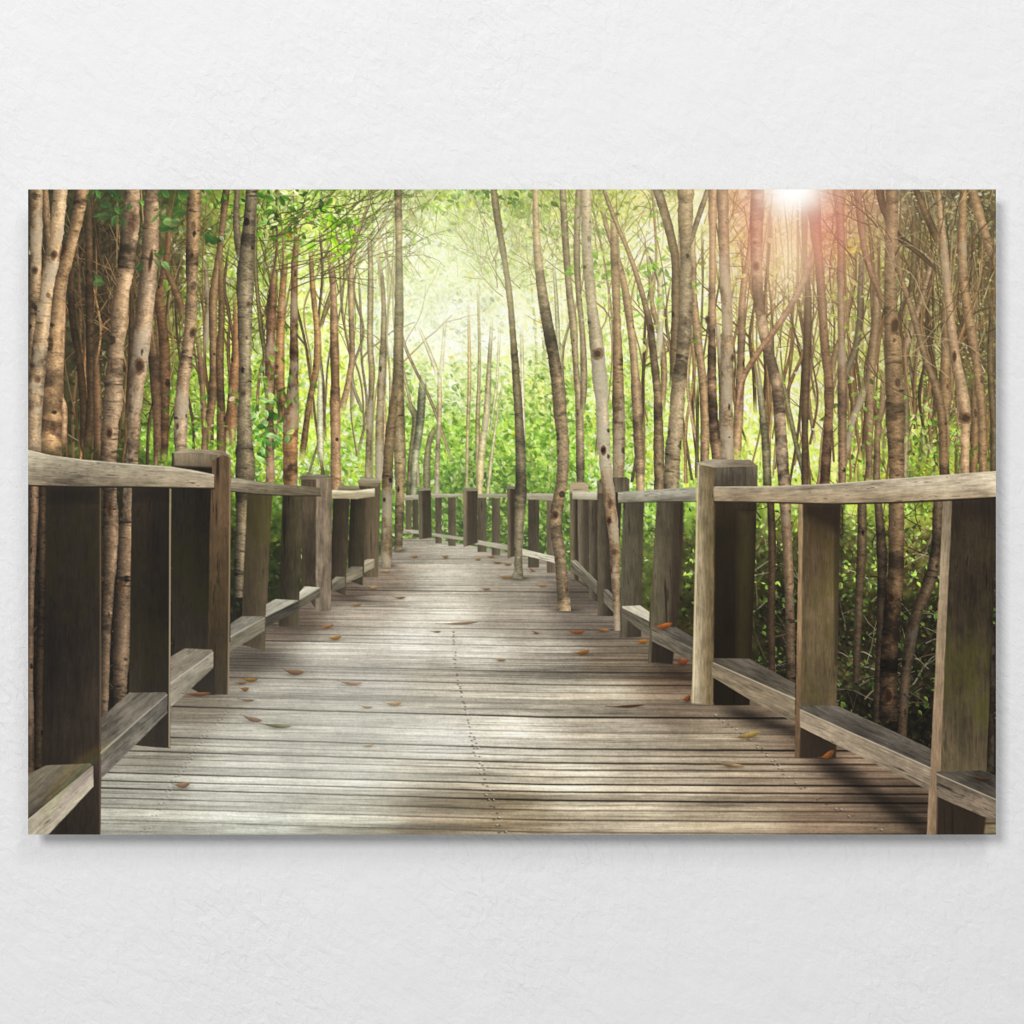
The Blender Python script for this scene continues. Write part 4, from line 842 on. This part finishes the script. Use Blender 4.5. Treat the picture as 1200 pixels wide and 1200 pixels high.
stroke([(117.6, 571, 2.6), (118, 760, 2.4), (117.4, 978, 2.2)], (100, 83, 66), alpha=.7)
poly([(56, 572), (116, 572), (116, 590), (56, 590)], (29, 24, 19), None, None, V, .5, pid=p, alpha=.5, soft=6)
poly([(156, 572), (198, 572), (198, 588), (156, 588)], (29, 24, 19), None, None, V, .5, alpha=.5, soft=6)
lower([(30, 908), (55, 896), (106, 894), (110, 898), (30, 964)], [(30, 962), (110, 897), (110, 921), (55, 980), (30, 980)], (107, 99, 84), (143, 135, 118), (1, -.82))
for a_ in [(33, 961, 109, 898), (119, 882, 196, 814), (201, 800, 250, 765), (271, 746, 310, 724), (312, 722, 349, 704), (352, 702, 375, 689)]:
    stroke([(a_[0], a_[1], 2.0), ((a_[0] + a_[2]) / 2, (a_[1] + a_[3]) / 2, 2.0), (a_[2], a_[3], 1.4)], (187, 180, 161), alpha=.55)
p = P_('printed_handrail')
poly([(30, 526.5), (60, 533.5), (100, 539), (150, 543.5), (200, 547), (225, 551), (251, 556.5), (251, 572.5), (200, 571.5), (150, 570.5), (100, 570.5), (30, 569)], (173, 162, 139), (140, 127, 106), ((0, 535), (0, 571)), (1, .05), 1.35, pid=p, spots=0)
stroke([(30, 569, 2), (100, 570.6, 2), (150, 570.6, 2), (200, 571.5, 2), (251, 572.5, 2)], (43, 36, 27), alpha=.85)
stroke([(30, 527.5, 1.6), (60, 534.5, 1.6), (100, 540, 1.6), (150, 544.5, 1.5), (200, 548, 1.5), (250, 557, 1.2)], (216, 205, 183), alpha=.55)

# ---- 6. leaves lying on the boards --------------------------------------------------
def fallen(x, y, L, H, ang, col, col2=None, lab=None):
    col = tuple(0.88 * (0.60 * q + 0.40 * t) for q, t in zip(col, (150, 112, 70)))
    pid = part('printed_fallen_leaf', 'printed_boardwalk', lab)
    b = box(x - L, y - L, x + L, y + L)
    if b is None: return
    i0, i1, j0, j1 = b; ca, sa = math.cos(ang), math.sin(ang); X = XX[i0:i1, j0:j1] - x; Y = YY[i0:i1, j0:j1] - y
    put(b, 0.45 * np.exp(-(X / (L * .45)) ** 2 - ((Y - H * .55) / (H * .35)) ** 2), c8((50, 38, 28)))
    u = (X * ca + Y * sa) / L * 2; v = (-X * sa + Y * ca) / H * 2 + 0.5 * u * u - 0.2
    al = np.clip((0.9 * (1 - u * u) * (1 + .35 * u) - np.abs(v)) * H * 1.0 + 0.5, 0, 1)
    al = np.maximum(al, 0.8 * np.clip(1.0 - np.abs(v + .1) * H * .7, 0, 1) * ((u < -0.8) & (u > -1.35)))
    t = np.clip(0.5 + v * 0.7, 0, 1)[..., None]; c = c8(col) * (1 - t) + c8(col2 or [q * .6 for q in col]) * t
    put(b, al, np.clip(c * (1 + .12 * smp('pink', X * 3 + x, Y * 3 + y))[..., None], 0, 1), pid)
for L_ in [(98+195,796,20,5,.05,(206,140,40)),(345,787,24,7,.1,(150,100,74)),(412,800,26,5,.05,(190,160,140)),(296,842,24,6,.25,(222,170,150)),(462,824,20,5,-.05,(206,170,124)),
 (214,919,20,7,-.1,(214,176,150)),(325,850,36,5,.08,(146,170,110)),(393,747,16,5,-.1,(196,134,44)),(383,734,18,4,-.2,(170,110,60)),(233,813,30,5,-.05,(146,84,44)),(877,861,30,7,-.25,(222,196,110)),
 (857,896,32,5,.1,(222,198,150)),(778,733,20,7,-.2,(196,92,30)),(676,740,20,5,0,(176,92,50)),(683,764,17,5,-.15,(196,116,30)),(753,751,14,5,0,(196,124,40)),(706,738,18,4,.1,(170,110,50)),
 (805,818,10,7,-.5,(214,104,60)),(800,775,14,7,-.2,(190,80,40)),(970,884,18,8,-.5,(140,80,36)),(430,828,14,3,.1,(176,164,140)),(432,873,14,3,-.1,(206,190,140)),(587,773,12,3,0,(196,150,110)),
 (540,730,44,3,-.05,(176,150,124)),(583,659,12,3,.1,(186,140,84)),(486,652,9,3,-.1,(176,110,60)),(522,652,8,4,0,(214,160,100)),(593,676,14,4,0,(196,150,90)),(636,686,12,3,0,(176,120,60)),(452,669,12,3,0,(196,160,110)),(418,708,12,4,-.05,(186,140,84)),(438,688,9,4,0,(206,170,110)),(469,700,14,3,0,(160,120,84)),
 (736,827,40,3,-.05,(112,70,40)),(1150,912,24,5,.1,(60,48,40)),(283,800,12,3,0,(190,110,50)),(624,668,8,3,.5,(196,120,90)),(287,807,10,5,0,(200,120,40)),(290,820,18,3,.05,(196,160,130)),(560,655,8,3,0,(200,150,80)),(576,652,9,3,0,(200,150,80)),(595,661,10,3,.1,(206,160,90)),(570,690,10,3,0,(180,140,90)),(512,740,10,2,0,(120,92,72)),(628,741,9,3,.3,(170,130,110))]:
    fallen(*L_)

# ---- 7. glow, flare and haze of the printed photograph -------------------------------
def sig(v): return 1 / (1 + np.exp(-np.clip(v, -30, 30)))
veil(0.30 * g2d(400, 865, 200, 130) * sig((550 + (YY - 900) * 0.2 - XX) / 22), (196, 196, 186))
veil(0.16 * g2d(545, 690, 130, 90), (226, 218, 200))
veil(0.08 * g2d(520, 575, 130, 80), (206, 214, 170))
veil(0.07 * g2d(700, 640, 220, 90), (190, 182, 150))
veil(0.20 * g2d(930, 262, 100, 96), (250, 224, 190))
veil(0.44 * g2d(888, 262, 38, 72), (228, 134, 118))
veil(0.50 * g2d(962, 262, 36, 62), (230, 122, 114))
veil(0.20 * g2d(1012, 250, 46, 66), (214, 142, 122))
veil(0.55 * g2d(925, 300, 30, 60), (255, 232, 190))
gl = 0.86 + 0.16 * smp('soft', np.arctan2(YY - 215, XX - 930) * 40, YY * 0 + 3)
veil(1.0 * g2d(928, 226, 38, 28) * gl, (255, 246, 232)); veil(0.95 * g2d(928, 222, 24, 20), (255, 255, 252))
# thin rainbow arc of the flare, lower left
rr_ = np.hypot(XX - 190, YY - 1010); ww = sig((125 - XX) / 8) * sig((YY - 840) / 6) * sig((YY * 0 + 945 - YY) / 8)
veil(0.15 * np.exp(-((rr_ - 152) / 5) ** 2) * ww, (170, 140, 50)); veil(0.24 * np.exp(-((rr_ - 143) / 5) ** 2) * ww, (110, 120, 60)); veil(0.20 * np.exp(-((rr_ - 133) / 6) ** 2) * ww, (84, 52, 84))
img[:] = img * (1 + 0.016 * np.random.default_rng(5).standard_normal((H2, W2)).astype(np.float32))[..., None]
img[:] = np.clip(blur(img, 0.28), 0, 1)
img[:] = img + 0.13 * (img - 0.5) * 4 * img * (1 - img)                    # print contrast
img[:] = np.clip(img + 0.55 * (img - blur(img, 0.9)), 0, 1)                 # crisp print
pic = img.reshape(PH, SS, PW, SS, 3).mean((1, 3))                      # one colour per dot of the print
pid_map = ids[SS // 2::SS, SS // 2::SS].copy()

# ---------------------------------------------------------------- the print on the wall
LIGHT_ON_FACE = np.linspace(1.02, 0.92, PH)[:, None, None]                    # light falling on the face of the print, so that the ink shows as in the picture
root = bpy.data.objects.new('wall_print', None); root.empty_display_size = 0.1; COLL.objects.link(root)
root['label'] = 'wide landscape photo print of a wooden boardwalk through sunlit trees, hung on the white wall'
root['category'] = 'picture'

m_edge, N, L, B = nodes('panel_edge'); B.inputs['Base Color'].default_value = (0.78, 0.78, 0.77, 1); B.inputs['Roughness'].default_value = 0.45
nz = N.new('ShaderNodeTexNoise'); nz.inputs['Scale'].default_value = 300; rp = N.new('ShaderNodeValToRGB')
rp.color_ramp.elements[0].color = (0.74, 0.74, 0.73, 1); rp.color_ramp.elements[1].color = (0.82, 0.82, 0.81, 1)
L.new(nz.outputs['Fac'], rp.inputs[0]); L.new(rp.outputs[0], B.inputs['Base Color'])
m_alu, N, L, B = nodes('brushed_aluminium'); B.inputs['Base Color'].default_value = (0.6, 0.6, 0.61, 1); B.inputs['Metallic'].default_value = 0.9
nz = N.new('ShaderNodeTexNoise'); nz.inputs['Scale'].default_value = 200; rp = N.new('ShaderNodeMapRange'); rp.inputs['To Min'].default_value = 0.3; rp.inputs['To Max'].default_value = 0.5
L.new(nz.outputs['Fac'], rp.inputs[0]); L.new(rp.outputs[0], B.inputs['Roughness'])

hw, hh_ = PW * MM / 2, PH * MM / 2; e = 0.0006
v, f = box_geo(-hw + e, hw - e, -DEPTH + 0.0004, -DEPTH + 0.0044, -hh_ + e, hh_ - e)
mesh_obj('panel', v, f, m_edge, root)
ins_ = 0.075; bw = 0.020; y0, y1 = -DEPTH + 0.0044, 0.0
for x0, x1, z0, z1 in ((-hw + ins_, hw - ins_, hh_ - ins_ - bw, hh_ - ins_), (-hw + ins_, hw - ins_, -hh_ + ins_, -hh_ + ins_ + bw),
                       (-hw + ins_, -hw + ins_ + bw, -hh_ + ins_ + bw, hh_ - ins_ - bw), (hw - ins_ - bw, hw - ins_, -hh_ + ins_ + bw, hh_ - ins_ - bw)):
    v, f = box_geo(x0, x1, y0, y1, z0, z1); mesh_obj('hanging_rail', v, f, m_alu, root)

m_ink, N, L, B = nodes('printed_ink')
at = N.new('ShaderNodeVertexColor'); at.layer_name = 'ink'; L.new(at.outputs['Color'], B.inputs['Base Color'])
B.inputs['Roughness'].default_value = 0.55; B.inputs['Specular IOR Level'].default_value = 0.12

lin = np.where(pic <= 0.04045, pic / 12.92, ((pic + 0.055) / 1.055) ** 2.4) / LIGHT_ON_FACE
ink = np.ones((PH, PW, 4), np.float32); ink[..., :3] = np.clip(lin, 0.002, 0.96); ink = ink.reshape(-1, 4)
gx_ = np.linspace(-hw, hw, PW); gz_ = np.linspace(hh_, -hh_, PH)
pos = np.zeros((PH, PW, 3), np.float32); pos[..., 0] = gx_[None]; pos[..., 1] = -DEPTH; pos[..., 2] = gz_[:, None]; pos = pos.reshape(-1, 3)
face_id = pid_map[:-1, :-1].copy()
cnt = np.bincount(face_id.ravel(), minlength=len(PARTS))
for q, (nm, par, lab) in enumerate(PARTS):                        # things too small to tell apart stay part of the picture's ground
    if q and par and 0 < cnt[q] < 14: face_id[face_id == q] = 0 if par == 'printed_forest' else DECK
ii, jj = np.mgrid[0:PH - 1, 0:PW - 1]; a_ = (ii * PW + jj).ravel()
quads = np.stack([a_, a_ + PW, a_ + PW + 1, a_ + 1], 1); fid = face_id.ravel()
order = np.argsort(fid, kind='stable'); fs = fid[order]; starts = np.searchsorted(fs, np.arange(len(PARTS))); ends = np.searchsorted(fs, np.arange(len(PARTS)), side='right')

def ink_part(name, fq, parent):
    vi, inv = np.unique(fq, return_inverse=True); inv = inv.reshape(-1)
    me = bpy.data.meshes.new(name); me.vertices.add(len(vi)); me.vertices.foreach_set('co', pos[vi].ravel())
    me.loops.add(len(inv)); me.loops.foreach_set('vertex_index', inv.astype(np.int32))
    n = len(fq); me.polygons.add(n); me.polygons.foreach_set('loop_start', np.arange(0, 4 * n, 4, dtype=np.int32))
    me.update(calc_edges=True)
    ca = me.color_attributes.new('ink', 'FLOAT_COLOR', 'POINT'); ca.data.foreach_set('color', ink[vi].ravel())
    me.materials.append(m_ink); o = bpy.data.objects.new(name, me); COLL.objects.link(o); o.parent = parent
    return o
grounds = {}
for q in (0, DECK):
    grounds[PARTS[q][0]] = ink_part(PARTS[q][0], quads[order[starts[q]:ends[q]]], root)
for q, (nm, par, lab) in enumerate(PARTS):
    if q in (0, DECK) or ends[q] == starts[q]: continue
    o = ink_part(nm, quads[order[starts[q]:ends[q]]], grounds[par])
    if lab: o['label'] = lab
